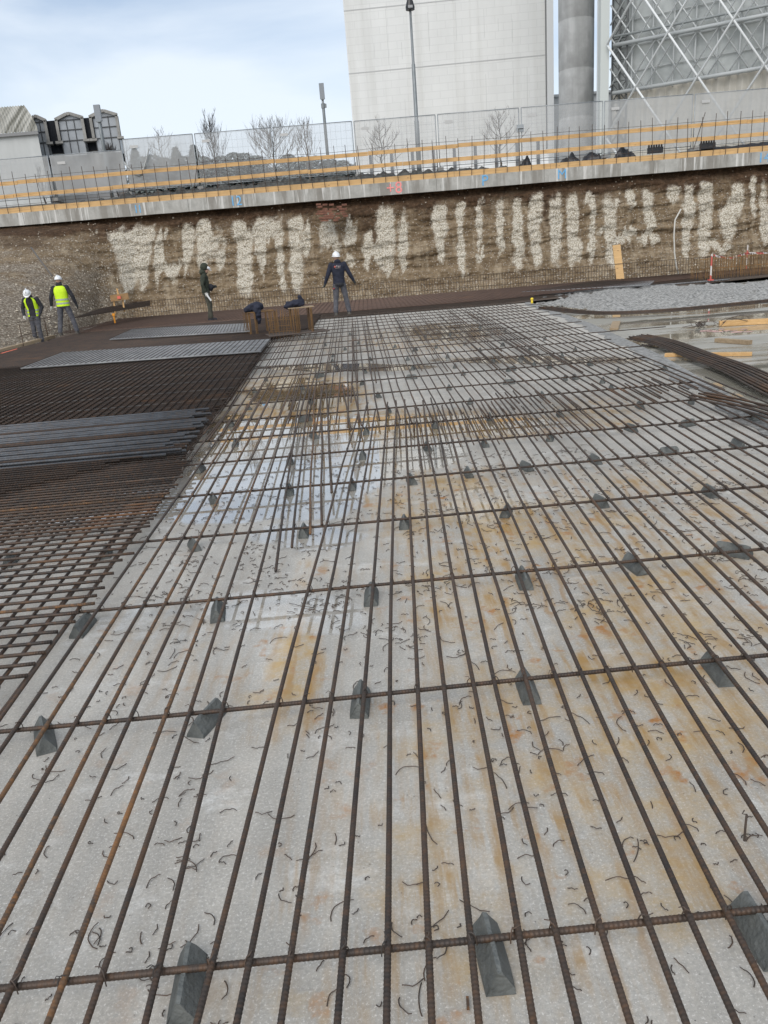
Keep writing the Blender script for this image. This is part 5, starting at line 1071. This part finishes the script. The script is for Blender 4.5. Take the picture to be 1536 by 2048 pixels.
        for z_ in (-.02, -.13):
            q = MB(); c_ = D['waist']+V3((0, 0, z_)); rx, ry = .196, .153; vs = []
            for zz in (0, .05):
                for k_ in range(seg+1): a = math.pi/2+gap+(2*math.pi-2*gap)*k_/seg; q_ = 1.01+.03*math.sin(k_*2.3+(c_.z)*20); vs.append(c_+V3((rx*math.cos(a)*q_, ry*math.sin(a)*q_, zz)))
            q.add(vs, [(k_, k_+1, seg+1+k_+1, seg+1+k_) for k_ in range(seg)]); ro = q.build('reflective_band', M_REFL, None, smooth=True); ro.parent = vo_
    if helmet:
        q = MB(); c_ = hd+Hm@V3((0, -.005, .035)); vs = []; seg = 24; rows_ = 8
        for i in range(rows_):
            th = math.pi/2*i/(rows_-1)*.97
            for k_ in range(seg): a = 2*math.pi*k_/seg; vs.append(c_+Hm@V3((.108*math.cos(th)*math.cos(a), .128*math.cos(th)*math.sin(a), .112*math.sin(th)+.004*math.cos(2*a))))
        q.add(vs, [(i*seg+k_, i*seg+(k_+1) % seg, (i+1)*seg+(k_+1) % seg, (i+1)*seg+k_) for i in range(rows_-1) for k_ in range(seg)]+[tuple((rows_-1)*seg+k_ for k_ in range(seg))])
        vs = []                                   # brim and peak
        for rr_ in (1.0, 1.14):
            for k_ in range(seg):
                a = 2*math.pi*k_/seg; pk = (1+.26*max(0, math.sin(a))**4) if rr_ > 1 else 1
                vs.append(c_+Hm@V3((.108*rr_*math.cos(a), .128*rr_*math.sin(a)*pk, -.004-(.012 if rr_ > 1 else 0))))
        q.add(vs, [(k_, (k_+1) % seg, seg+(k_+1) % seg, seg+k_) for k_ in range(seg)])
        q.beam(c_+Hm@V3((0, -.09, .072)), c_+Hm@V3((0, .09, .072)), .03, .10)
        ho = q.build('helmet', M_HELM, None, smooth=True); ho.parent = root; ho.location = (0, 0, 0)
    if hood == 'up':
        q = MB(); c_ = hd+Hm@V3((0, -.025, .02)); seg = 22; vs = []; rows_ = 12
        for i in range(rows_):
            a = math.radians(-150+ (150+62)*i/(rows_-1))      # sweeps back of head to brow
            for k_ in range(seg+1):
                b_ = math.pi*k_/seg; vs.append(c_+Hm@V3((.125*math.cos(b_)*(.85+.15*math.sin(math.radians(60+i*10))), -.14*math.sin(b_)*math.cos(a*0.5+.3)+.01*i-.05, .145*math.sin(b_)*math.sin(math.pi*(i+1)/(rows_+5))+.012*i-.06)))
        e_ = MB(); e_.ell(c_+Hm@V3((0, -.03, .045)), (.128, .13, .142), 18, 12, Hm); e_.ell(nk+V3((0, -.03, .06)), (.12, .11, .10), 14, 8)
        e_.rings([(hd+Hm@V3((0, .03, -.10)), .085, .08, None), (nk+V3((0, 0, -.01)), .11, .10, None)], 14)
        remesh(e_, 'hood', jacket, root, .012, 1, .006, 5)
        q = MB(); f_ = hd+Hm@V3((0, .10, .0)); q.ell(hd+Hm@V3((0, .055, -.02)), (.066, .06, .085), 14, 10, Hm); fo = q.build('face', M_SKIN, None, smooth=True); fo.parent = root; fo.location = (0, 0, 0)
        q = MB(); q.rings([(hd+Hm@V3((0, .055, .05)), .085, .10, Hm), (hd+Hm@V3((0, .06, .10)), .078, .09, Hm), (hd+Hm@V3((0, .04, .13)), .05, .06, Hm)], 16); q.ell(hd+Hm@V3((0, .15, .045)), (.075, .07, .012), 14, 6, Hm)
        fo = q.build('helmet', M_HELM, None, smooth=True); fo.parent = root; fo.location = (0, 0, 0)
    return root
def sub(root, mb, name, m): o_ = mb.build(name, m, None, smooth=True); o_.parent = root; o_.location = (0, 0, 0); return o_
def face(root, hd, tilt=0.0):
    Hm = Matrix.Rotation(-tilt, 3, 'X')
    for sx in (-1, 1): q = MB(); q.ell(hd+Hm@V3((sx*.03, .088, .012)), (.010, .007, .006), 8, 6, Hm); sub(root, q, 'eye', M_BLK)
# 1 navy jacket, back to viewer
p1 = person(684, 630, .16, 1.74, R(4), 'man in navy jacket and grey trousers with white helmet, back turned, on the far mat', dict(kneeL=V3((-.13, .02, .49)), kneeR=V3((.16, .02, .49)), ankL=V3((-.17, -.03, .09)), ankR=V3((.22, .0, .09)), elL=V3((-.30, -.03, 1.16)), wrL=V3((-.40, .0, .93)), elR=V3((.31, -.02, 1.16)), wrR=V3((.42, .03, .95)), head=V3((-.02, .03, 1.62)), tilt=-.12, turn=.25), M_NAVY, M_GREY, (M_GLOVE, M_GLOVE), hood=None)
mb = MB()
for i in range(7): mb.box((-.055+.02*i, -.152, 1.36+.012*math.sin(i*1.1)), (.012, .006, .035+.02*math.sin(i*2.1)))
mb.box((0, -.153, 1.318), (.15, .005, .009)); o = sub(p1, mb, 'back_print', mat('print', (.42, .36, .36), .7))
mb = MB(); mb.box((-.085, -.150, 1.355), (.045, .006, .05), ry=.6); sub(p1, mb, 'back_emblem', mat('red_print', (.45, .10, .08), .7))
mb = MB(); mb.box((0, -.135, .865), (.24, .02, .09)); sub(p1, mb, 'tool_belt', M_BLK)
mb = MB(); mb.box((-.17, -.09, .76), (.05, .03, .03)); sub(p1, mb, 'pocket_flash', mat('red_trim', (.35, .05, .06), .7))
# 2 yellow vest, back to viewer
p2 = person(138, 669, .15, 1.72, R(6), 'man in yellow high-visibility vest seen from behind, legs apart, white helmet', dict(kneeL=V3((-.17, .02, .49)), kneeR=V3((.19, .02, .49)), ankL=V3((-.24, -.02, .09)), ankR=V3((.26, .0, .09)), elL=V3((-.31, -.02, 1.15)), wrL=V3((-.36, .04, .90)), elR=V3((.32, -.02, 1.15)), wrR=V3((.38, .03, .90)), tilt=.1), M_BLK, M_GREY, (M_GLOVEW, M_GLOVE), vest=True)
mb = MB(); mb.ell((0, 0.01, 1.535), (.085, .085, .07), 16, 8); sub(p2, mb, 'neck_warmer', M_BLK)
# 3 dark green hooded, side view facing right
p3 = person(420, 641, .155, 1.72, R(-78), 'man in dark green hooded jacket and olive trousers walking right in profile', dict(kneeL=V3((-.09, .08, .49)), kneeR=V3((.09, .05, .49)), ankL=V3((-.10, .02, .09)), ankR=V3((.10, .06, .09)), elL=V3((-.25, -.05, 1.14)), wrL=V3((-.18, .22, 1.08)), elR=V3((.26, -.09, 1.14)), wrR=V3((.25, -.02, .90)), head=V3((0, .07, 1.60)), tilt=.45, neck=V3((0, .01, 1.47))), M_GREEN, M_OLIVE, (M_GLOVE, M_GLOVEW), hood='up', helmet=False, boots=M_BLK)
mb = MB(); mb.ell((0, .17, 1.04), (.13, .09, .12), 14, 8); sub(p3, mb, 'waist_pouch', M_BLK)
t = p3.matrix_basis
mb = MB(); a = V3((.27, -.0, .85)); mb.beam(a, a+V3((0, .12, -.22)), .03, .05); 
o = mb.build('white_tool', mat('white_plastic', (.7, .7, .68), .5), None); o.location = p3.location; o.rotation_euler = p3.rotation_euler; o.scale = p3.scale; tag(o, 'short white tool held low by the man in the dark green hood', 'hand tool')
# 4 vest open, bent head, facing viewer
p4 = person(80, 686, -.02, 1.62, R(186), 'man in open yellow vest over black top, head bowed, hands low, white helmet', dict(kneeL=V3((-.08, .05, .49)), kneeR=V3((.10, .02, .49)), ankL=V3((-.09, .01, .09)), ankR=V3((.12, -.02, .09)), neck=V3((.02, .08, 1.46)), head=V3((.03, .17, 1.57)), chest=V3((.01, .04, 1.25)), shL=V3((-.19, .05, 1.39)), shR=V3((.19, .05, 1.39)), elL=V3((-.30, .02, 1.13)), wrL=V3((-.24, .17, .93)), elR=V3((.30, .03, 1.13)), wrR=V3((.26, .17, .90)), tilt=.75), M_BLK, M_GREY, (M_GLOVE, M_GLOVEW), vest=True, open_vest=True, boots=M_BLK)
# ============================================================ ORANGE STARTER CAGES AND JACKETS
zc = .13
def cage(a, b, zt, nb_, label, depth=.5, plate=True, post=True, name='starter_cage'):
    A0 = G(*a, zc); B0 = G(*b, zc); u = (B0-A0).normalized(); v_ = Vector((-u.y, u.x, 0)); L_ = (B0-A0).length
    t = thing(name, ((A0+B0)/2), label, 'rebar cage', 'orange rusted starter cages'); return A0, B0, u, v_, L_, t
A0, B0, u, v_, L_, t = cage((500, 670), (560, 664), 0, 0, 'left orange rusted bar trestle with a dark jacket draped on top')
ht = W(520, 624, A0.y).z-zc
def bundle(mb, p, n_, sp, h, r=.011):
    for i in range(n_):
        q = p+Vector((random.uniform(-sp, sp), random.uniform(-sp, sp), 0)); mb.tube([q, q+Vector((random.uniform(-.008, .008), 0, h*random.uniform(.97, 1.0)))], r, 6)
for p in (A0+u*.04, A0+u*.16, A0+u*.50, A0+u*.60, A0+v_*.5, A0+u*.5+v_*.5): mb = MB(); bundle(mb, p, 4, .05, ht, .009); mb.build('leg_bars', MR_BROWN2, t, uv=True)
mb = MB()
for q in (0, .25, .5): mb.tube([A0+v_*q+Vector((0, 0, ht)), A0+u*.62+v_*q+Vector((0, 0, ht))], .014, 6)
mb.build('top_bars', MR_BROWN2, t, uv=True)
A1, B1, u, v_, L1, t = cage((540, 672), (600, 667), 0, 0, 'central tall cage of thin orange rusted upright bars between the two trestles')
h1 = W(560, 622, A1.y).z-zc
mb = MB()
for i in range(10):
    for vv in (0, .7): q = A1+u*(L1*i/9)+v_*vv; mb.tube([q-Vector((0, 0, .1)), q+Vector((random.uniform(-.03, .03), random.uniform(-.03, .03), h1*random.uniform(.85, 1.12)))], .007, 5)
tag(mb.build('upright_bars', MR_BROWN2, t, uv=True), kind='stuff')
for z in (.08, .2, .33): 
    mb = MB(); c4 = [A1, A1+u*L1, A1+u*L1+v_*.7, A1+v_*.7, A1]; mb.tube([q+Vector((0, 0, z)) for q in c4], .007, 5); mb.build('stirrup', MR_BROWN2, t, uv=True)
A2, B2, u, v_, L2, t = cage((590, 668), (630, 664), 0, 0, 'right orange rusted bar trestle carrying a board and a dark jacket')
h2 = W(600, 617, A2.y).z-zc
for p in (A2+u*.03, A2+u*.10, A2+u*(L2-.03), A2+v_*.4, A2+u*(L2-.03)+v_*.4): mb = MB(); bundle(mb, p, 4, .045, h2, .009); mb.build('leg_bars', MR_BROWN2, t, uv=True)
mb = MB(); mb.beam(A2-u*.08+v_*.2+Vector((0, 0, h2+.015)), A2+u*(L2+.05)+v_*.2+Vector((0, 0, h2+.015)), .32, .02); mb.build('board', M_WOOD2, t)
mb = MB(); base_ = (A1+B2)/2
for i in range(9): q = A1-u*.05+v_*(.05+.09*i-.35); mb.tube([q+Vector((0, 0, .01)), q+u*1.35+Vector((0, 0, .01))], .014, 6)
o = mb.build('bar_bundle', MR_BED, origin=tuple(base_), uv=True); tag(o, 'short dark bars lying flat under the orange starter cages', 'rebar')
def jacket_heap(c_, sx, sy, sz, peak, seed, label, drop):
    mb = MB(); mb.ell(c_+Vector((0, 0, sz*.55)), (sx, sy, sz*.7), 18, 10); mb.ell(c_+Vector((-sx*.5, 0, sz*.35)), (sx*.6, sy*.8, sz*.5), 12, 8)
    if peak: mb.rings([(c_+Vector((sx*.55, 0, sz*.6)), .11, .08, None), (c_+Vector((sx*.62, 0, sz*1.3)), .07, .05, None), (c_+Vector((sx*.42, 0, sz*1.95)), .02, .02, None)], 10)
    if drop: cap(mb, [c_+Vector((sx*.25, -sy*.9, sz*.3)), c_+Vector((sx*.3, -sy*1.1, -.10)), c_+Vector((sx*.28, -sy*1.1, -.24))], [.09, .08, .06])
    cap(mb, [c_+Vector((-sx*.7, -.05, sz*.4)), c_+Vector((-sx*1.1, -.1, .03))], [.09, .05])
    o_ = remesh(mb, 'jacket', M_NAVY, None, .016, 1, .028, seed); 
    for v in o_.data.vertices: v.co -= c_
    o_.location = c_; tag(o_, label, 'jacket', 'work jackets left on the cages')
jacket_heap(A0+u*.22+v_*.2+Vector((0, 0, ht+.03)), .20, .15, .15, False, 3, 'dark navy jacket draped with a hanging sleeve over the left orange trestle', True)
jacket_heap(A2+u*.12+v_*.2+Vector((0, 0, h2+.03)), .20, .14, .12, True, 8, 'dark navy jacket with a pointed hood heaped on the right orange trestle', False)
# ============================================================ RIGHT SIDE: mound, bundles, timber
mb = MB(); top = [(1040, 588), (1120, 578), (1200, 574), (1300, 570), (1420, 566), (1536, 560), (1700, 552)]; bot = [(1040, 606), (1120, 612), (1200, 622), (1300, 620), (1420, 612), (1536, 604), (1700, 592)]
nI = 130; nJ = 14; vs = []
for i in range(nI):
    t_ = i/(nI-1); a = t_*6; k_ = min(5, int(a)); f_ = a-k_
    P0 = G(bot[k_][0]+(bot[k_+1][0]-bot[k_][0])*f_, bot[k_][1]+(bot[k_+1][1]-bot[k_][1])*f_, -.07); P1 = G(top[k_][0]+(top[k_+1][0]-top[k_][0])*f_, top[k_][1]+(top[k_+1][1]-top[k_][1])*f_, .1)
    for j in range(nJ):
        s_ = j/(nJ-1); p = P0.lerp(P1, s_); h_ = math.sin(min(1, s_*1.8)*math.pi/2)*.15*min(1, .25+t_*2.2); p.z = -.078+h_+.08*MN.fractal(Vector((p.x*3.5, p.y*3.5, 0)), .7, 2, 6)*(1 if 0 < j else 0); vs.append(p)
mb.add(vs, [(i*nJ+j, (i+1)*nJ+j, (i+1)*nJ+j+1, i*nJ+j+1) for i in range(nI-1) for j in range(nJ-1)])
tag(mb.build('rubble_ridge', mat('rubble', (.13, .128, .12), .9, (.42, .41, .385), 13, 12, .7, 34, ramp=(.40, .60)), smooth=True), 'low rough ridge of grey lean concrete between the wet slab and far mat', 'ground', kind='structure')
def bars_along(pxs, z, n_, spread, r, label, cat='rebar', group=None, m=MR_BROWN, hpile=.03):
    P_ = [G(a, b, z) for a, b in pxs]
    for i in range(n_):
        mb = MB(); o_ = (i-(n_-1)/2)*spread; pts_ = []
        for q in range(len(P_)):
            d = (P_[min(q+1, len(P_)-1)]-P_[max(q-1, 0)]).normalized(); sd_ = Vector((-d.y, d.x, 0)); pts_.append(P_[q]+sd_*(o_+random.uniform(-.012, .012))*(1.0 if q else random.uniform(.7, 1.3))+Vector((0, 0, (i % 3)*hpile*.6+r)))
        if True: d0 = (pts_[0]-pts_[1]).normalized(); pts_[0] = pts_[0]+d0*random.uniform(-.15, .12)
        # smooth
        sm = []
        for q in range(len(pts_)-1):
            p0, p1, p2, p3 = pts_[max(q-1, 0)], pts_[q], pts_[q+1], pts_[min(q+2, len(pts_)-1)]
            for w_ in range(5):
                t_ = w_/5; sm.append(.5*((2*p1)+(p2-p0)*t_+(2*p0-5*p1+4*p2-p3)*t_*t_+(3*p1-p0-3*p2+p3)*t_**3))
        sm.append(pts_[-1]); mb.tube(sm, r, 6); o_ = mb.build('loose_rebar', m if i % 4 else MR_BED, origin=tuple(sm[0]), smooth=True, uv=True); tag(o_, label, cat, group)
bars_along([(1272, 677), (1330, 690), (1400, 716), (1470, 742), (1560, 785), (1700, 850)], -.03, 18, .019, .012, 'long brown bar in the curved bundle lying right of the open mat edge', group='curved bundle at the mat edge')
bars_along([(1085, 617), (1140, 624), (1190, 628), (1250, 628), (1340, 623), (1440, 614), (1560, 602), (1700, 590)], .0, 8, .045, .014, 'long thin brown bar in the sagging bundle along the rough grey ridge', group='sagging bundle along the ridge')
bars_along([(1400, 797), (1470, 812), (1560, 838), (1640, 866)], .095, 6, .03, .010, 'short dark bar stacked on the right edge of the open mat', group='short bars on the mat edge')
def plank(a, b, z, w_, h, m, label, name='timber_plank'):
    p, q = G(*a, z), G(*b, z); mb = MB(); mb.beam(p+Vector((0, 0, h/2)), q+Vector((0, 0, h/2)), w_, h); tag(mb.build(name, m, origin=tuple((p+q)/2)), label, 'timber')
plank((1438, 652), (1640, 642), -.076, .14, .09, M_WOOD, 'thick yellow timber beam on the wet slab at the right picture edge')
plank((1433, 684), (1500, 689), -.076, .09, .06, M_WOOD2, 'weathered brown timber offcut in the middle of the wet slab', 'timber_block')
plank((1330, 713), (1504, 711), -.076, .09, .045, M_WOOD, 'orange-brown plank lying under the curved rebar bundle')
plank((1228, 660), (1233, 646), -.076, .16, .04, M_WOOD2, 'small square wood offcut near the ends of the open mat bars', 'timber_block')
mb = MB(); c_ = G(1408, 653, -.07); r_ = random.Random(4)
for i in range(7):
    p = c_+Vector((r_.uniform(-.2, .2), r_.uniform(-.15, .15), 0)); pts_ = []
    for j in range(9): p = p+Vector((r_.uniform(-.13, .13), r_.uniform(-.1, .1), 0)); p.z = -.07+r_.uniform(0, .10); pts_.append(p.copy())
    mb.tube(pts_, .006, 4)
tag(mb.build('tangled_wire', M_WIRE, origin=tuple(c_)), 'tangled heap of dark tie wire on the wet slab left of the yellow timber', 'wire')
mb = MB(); c_ = G(1470, 650, -.076); mb.tube([c_+Vector((.25*math.cos(a), .2*math.sin(a), .11+.04*math.sin(a*2))) for a in np.linspace(0, 6.1, 16)], .006, 4); tag(mb.build('wire_loop', M_WIRE, origin=tuple(c_)), 'thin dark wire loop around the yellow timber beam', 'wire')
mb = MB(); r_ = random.Random(9)
for i in range(12): p = G(1410+r_.uniform(0, 110)+0, 664-r_.uniform(0, 6), -.0775); s_ = r_.uniform(.03, .12); mb.add([p+Vector((s_*math.cos(a)*r_.uniform(.8, 2), s_*math.sin(a), 0)) for a in (0, 1.2, 2.5, 3.8, 5)], [(0, 1, 2, 3, 4)])
tag(mb.build('spray_marks', mat('pink_paint', (.56, .36, .32), .7), origin=tuple(G(1450, 662, -.0775))), 'faint pink spray marks on the wet slab beside the yellow timber', 'paint marks')
for i, (a, b) in enumerate(((1064, 607), (1300, 678))):
    if i: continue
    p = G(a, b, .09); mb = MB(); mb.tube([p, p+Vector((0, 0, .09))], .03, 10, rr=[.035, .028]); mb.ell(p+Vector((0, 0, .12)), (.045, .045, .04)); tag(mb.build('marker_cone', mat('yellow_plastic', (.75, .55, .03), .4), smooth=True, origin=tuple(p)), 'small yellow plastic cap at the far right corner of the open mat', 'cap')
# dashed row of pale spacers along the far right mat : low ladder
mb = MB()
for i in range(60): p = G(1075+i*6.4, 590-i*.52, .05); mb.tube([p+Vector((-.18, -.12, 0)), p+Vector((.18, .15, 0))], .02, 5)
tag(mb.build('bar_ladder', MR_GREY, origin=tuple(G(1200, 580, .05))), 'long low ladder of short pale bars between the ridge and far brown mat', 'rebar ladder')
# upright timber board, hose, orange cage, barrier tape
p = W(1241, 555, 31.0); q = W(1235, 490, 31.2); mb = MB(); mb.beam(Vector((p.x, 31.0, .1)), Vector((q.x, 31.35, q.z)), .30, .05, upv=(0, 1, 0)); tag(mb.build('upright_board', M_WOOD3, origin=(p.x, 31, .1)), 'yellow board standing upright against the foot of the earth bank', 'timber board')
mb = MB(); mb.tube([W(a, b, 31.9-.35*i/5) for i, (a, b) in enumerate(((1362, 418), (1350, 440), (1348, 470), (1349, 505), (1352, 530), (1357, 548)))], .028, 8); tag(mb.build('hose', mat('pale_hose', (.52, .5, .45), .6), smooth=True), 'thin pale hose hanging down the bank right of the upright board', 'hose')
a = G(1398, 560, .15); b = G(1560, 546, .15); oc = thing('starter_cage', tuple((a+b)/2), 'wide cage of orange-rusted upright bars at the right end of the far mat', 'rebar cage', 'orange rusted starter cages')
zt_ = W(1440, 515, a.y).z; mb = MB(); n = 46
for i in range(n):
    p = a.lerp(b, i/(n-1))+Vector((random.uniform(-.03, .03), 0, 0)); mb.tube([p, Vector((p.x, p.y, zt_+random.uniform(-.10, .05)))], .0085, 5); p = p+Vector((.03, .8, 0)); mb.tube([p, Vector((p.x, p.y, zt_+random.uniform(-.06, .05)))], .0085, 5)
tag(mb.build('upright_bars', MR_BROWN2, oc, uv=True), kind='stuff')
for f_ in (.5, .97): mb = MB(); z = .15+(zt_-.15)*f_; mb.tube([Vector((a.x, a.y-.01, z)), Vector((b.x, b.y-.01, z))], .01, 5); mb.build('rail_bar', MR_ORANGE, oc, uv=True)
M_RW, k = newmat('red_white'); c = k.n('ShaderNodeTexCoord'); wv = k.n('ShaderNodeTexWave'); wv.bands_direction = 'DIAGONAL'; wv.inputs['Scale'].default_value = 1.1; k.l(c.outputs['Object'], wv.inputs[0]); k.l(k.ramp(wv.outputs[1], .49, .51, (.50, .10, .08), (.60, .56, .53)), k.b.inputs['Base Color'])
for (a_, b_, c2, lb) in ((1421, 562, 508, 'slim red and white barrier post in front of the orange cage'), (1493, 545, 490, 'red and white barrier post farther right, behind the orange cage')):
    p = G(a_, b_, .15) if a_ == 1421 else W(a_, 530, 31.7); z = W(a_, c2, p.y).z; z0_ = .15 if a_ == 1421 else .1; mb = MB(); mb.tube([(p.x, p.y, z0_), (p.x, p.y, z)], .026, 8); mb.box((p.x, p.y, z0_+.03), (.15, .12, .04)); tag(mb.build('barrier_post', M_RW, origin=(p.x, p.y, z0_)), lb, 'barrier post', 'barrier posts')
mb = MB(); pa, pb, pc_ = W(1427, 512, 31.0), W(1493, 508, 31.7), W(1640, 486, 31.9); vs = []
for i in range(26): t_ = i/25; p = (pa.lerp(pb, t_*2) if t_ < .5 else pb.lerp(pc_, t_*2-1))-Vector((0, 0, .14*math.sin(math.pi*((t_*2) % 1)))); vs += [p, p+Vector((0, .012*math.sin(i), .07))]
mb.add(vs, [(2*i, 2*i+2, 2*i+3, 2*i+1) for i in range(25)]); tag(mb.build('barrier_tape', M_RW, origin=tuple(pa)), 'sagging red and white barrier tape along the foot of the bank', 'barrier tape')
# ============================================================ LEFT SIDE
p = W(228, 612, 28.5); hb = thing('batter_board', (p.x, 28.5, .3), 'brown batter board nailed across two stakes on the gravel slope', 'batter board')
for a_, b_, c2 in ((229, 616, 590), (247, 612, 588)): q0, q1 = W(a_, b_, 28.5), W(a_-3, c2, 28.5); mb = MB(); mb.beam(q0-Vector((0, 0, .2)), q1, .05, .04, upv=(0, 1, 0)); mb.build('stake', M_WOOD, hb)
q0, q1 = W(238, 595, 28.45), W(234, 577, 28.45); mb = MB(); mb.beam(q0, q1, .05, .04, upv=(0, 1, 0)); mb.build('stake', M_WOOD, hb)
q0, q1 = W(221, 597, 28.4), W(257, 592, 28.4); mb = MB(); mb.beam(q0, q1, .03, .22); bd = mb.build('board', mat('brown_board', (.33, .20, .09), .8, (.24, .14, .06), 6), hb); mb = MB(); q = W(238, 595, 28.36); mb.box(q, (.12, .02, .1)); mb.build('red_mark', mat('red_mark', (.7, .15, .1), .7), bd)
q = W(228, 634, 27); mb = MB(); mb.tube([(q.x, 27, q.z-.2), (q.x, 27, q.z+.06)], .028, 8); mb.box((q.x, 27, q.z+.08), (.09, .07, .08)); tag(mb.build('survey_marker', mat('orange_plastic', (.8, .32, .03), .5), origin=(q.x, 27, q.z-.2)), 'small orange marker peg at the foot of the gravel slope below the batter board', 'marker')
q0, q1 = G(-30, 715, 0), G(105, 678, 0); mb = MB(); mb.beam(q0+Vector((0, .1, .06)), q1+Vector((0, .1, .06)), .12, .10); tag(mb.build('edge_timber', M_WOOD2, origin=tuple(q0)), 'weathered timber lying along the slope foot beside the left workers', 'timber')
q0, q1 = G(-20, 700, .02), G(70, 680, .02); mb = MB(); mb.beam(q0+Vector((-.1, .25, .10)), q1+Vector((-.1, .25, .12)), .10, .05); tag(mb.build('edge_timber', M_WOOD, origin=tuple(q0)), 'paler narrow timber behind the weathered one at the slope foot', 'timber')
q0, q1 = G(3, 709, .12), G(34, 700, .12); mb = MB(); mb.tube([q0, q1], .035, 8); tag(mb.build('marker_stick', mat('red_orange', (.75, .13, .05), .5), origin=tuple(q0)), 'red-orange striped stick lying at the left edge of the dark mat', 'stick')
q0, q1 = W(62, 495, 27), W(104, 552, 24); mb = MB(); mb.tube([q0, q0.lerp(q1, .5)+Vector((0, -.05, .02)), q1], .025, 7); tag(mb.build('earth_rod', mat('dull_pipe', (.10, .09, .08), .7), smooth=True, origin=tuple(q0)), 'thin dark pipe lying down the gravel slope at the left', 'pipe')
lp = thing('wire_barrier', tuple(G(100, 690, 0)), 'thin upright wire mesh frame between the two workers in vests', 'mesh panel')
mb = MB()
for a_, b_, c2 in ((48, 695, 650), (97, 680, 640), (142, 668, 637)): q0 = G(a_, b_, .0); z = W(a_, c2, q0.y).z; mb.tube([q0, Vector((q0.x, q0.y, z))], .012, 5)
mb.build('uprights', MR_BROWN, lp)
mb = MB(); A_, B_ = G(45, 695, 0), G(150, 666, 0); 
for f_ in (.35, .75): z = f_*.9; mb.tube([A_+Vector((0, 0, z)), A_.lerp(B_, .5)+Vector((0, 0, z-.03)), B_+Vector((0, 0, z))], .009, 5)
mb.build('rails', MR_BROWN, lp)
# flat rebar mesh stack leaning up the slope foot
sm_ = thing('rebar_mesh_stack', tuple(W(240, 622, 27.5)), 'dark flat rebar meshes leaning on the slope foot left of the upstand', 'rebar meshes')
c0, c1, c2_, c3 = W(150, 636, 24.5), W(200, 618, 27.5), W(300, 602, 31.2), W(300, 612, 30.5)
mb = MB()
for i in range(16): t_ = i/15; mb.tube([c0.lerp(c1, t_)+Vector((0, 0, .02)), c3.lerp(c2_, t_)+Vector((0, 0, .02))], .008, 5)
tag(mb.build('long_wires', MR_DARK, sm_, uv=True), kind='stuff')
mb = MB()
for i in range(40): t_ = i/39; mb.tube([c0.lerp(c3, t_), c1.lerp(c2_, t_)], .010, 4)
tag(mb.build('cross_wires', MR_BROWN, sm_, uv=True), kind='stuff')
# brick remains in the bank
mb = MB(); r_ = random.Random(2); q = W(662, 430, 33.4)
for i in range(70):
    cx0 = (i % 9); rw_ = i//9
    if r_.random() < .5: continue
    a_ = 636+cx0*6.5+(3 if rw_ % 2 else 0); b_ = 408+rw_*4.6; q = W(a_, b_, 33.55-.0*(b_-408)); v = (4.0-q.z); mb.box((q.x, 34.0-.55*max(0, v)*.55, q.z), (.20, .2, .07), rz=r_.uniform(-.06, .06), rx=r_.uniform(-.1, .1))
tag(mb.build('brick_remains', mat('old_brick', (.13, .058, .038), .9, (.22, .10, .065), 8), origin=tuple(W(662, 430, 33.6))), 'broken red brick courses sticking out of the upper bank', 'brickwork')
# standing puddle-side object near right frame: upright dark tie in the foreground
p = G(1488, 1688, .0); mb = MB(); mb.tube([p+Vector((0, 0, .01)), p+Vector((.002, .004, .055)), p+Vector((.006, .01, .085))], .003, 6); mb.tube([p+Vector((.006, .01, .085)), p+Vector((-.006, .01, .088)), p+Vector((.004, .02, .09))], .002, 5); tag(mb.build('twisted_tie', M_WIRE, origin=tuple(p)), 'thick twisted dark tie wire standing up by a long bar at the right', 'wire tie')
p = G(935, 2012, .0); mb = MB(); mb.beam(p+Vector((0, -.012, .006)), p+Vector((.002, .016, .006)), .006, .006); tag(mb.build('rust_scrap', MR_RUST, origin=tuple(p)), 'small rust-red steel scrap near the bottom edge', 'scrap')
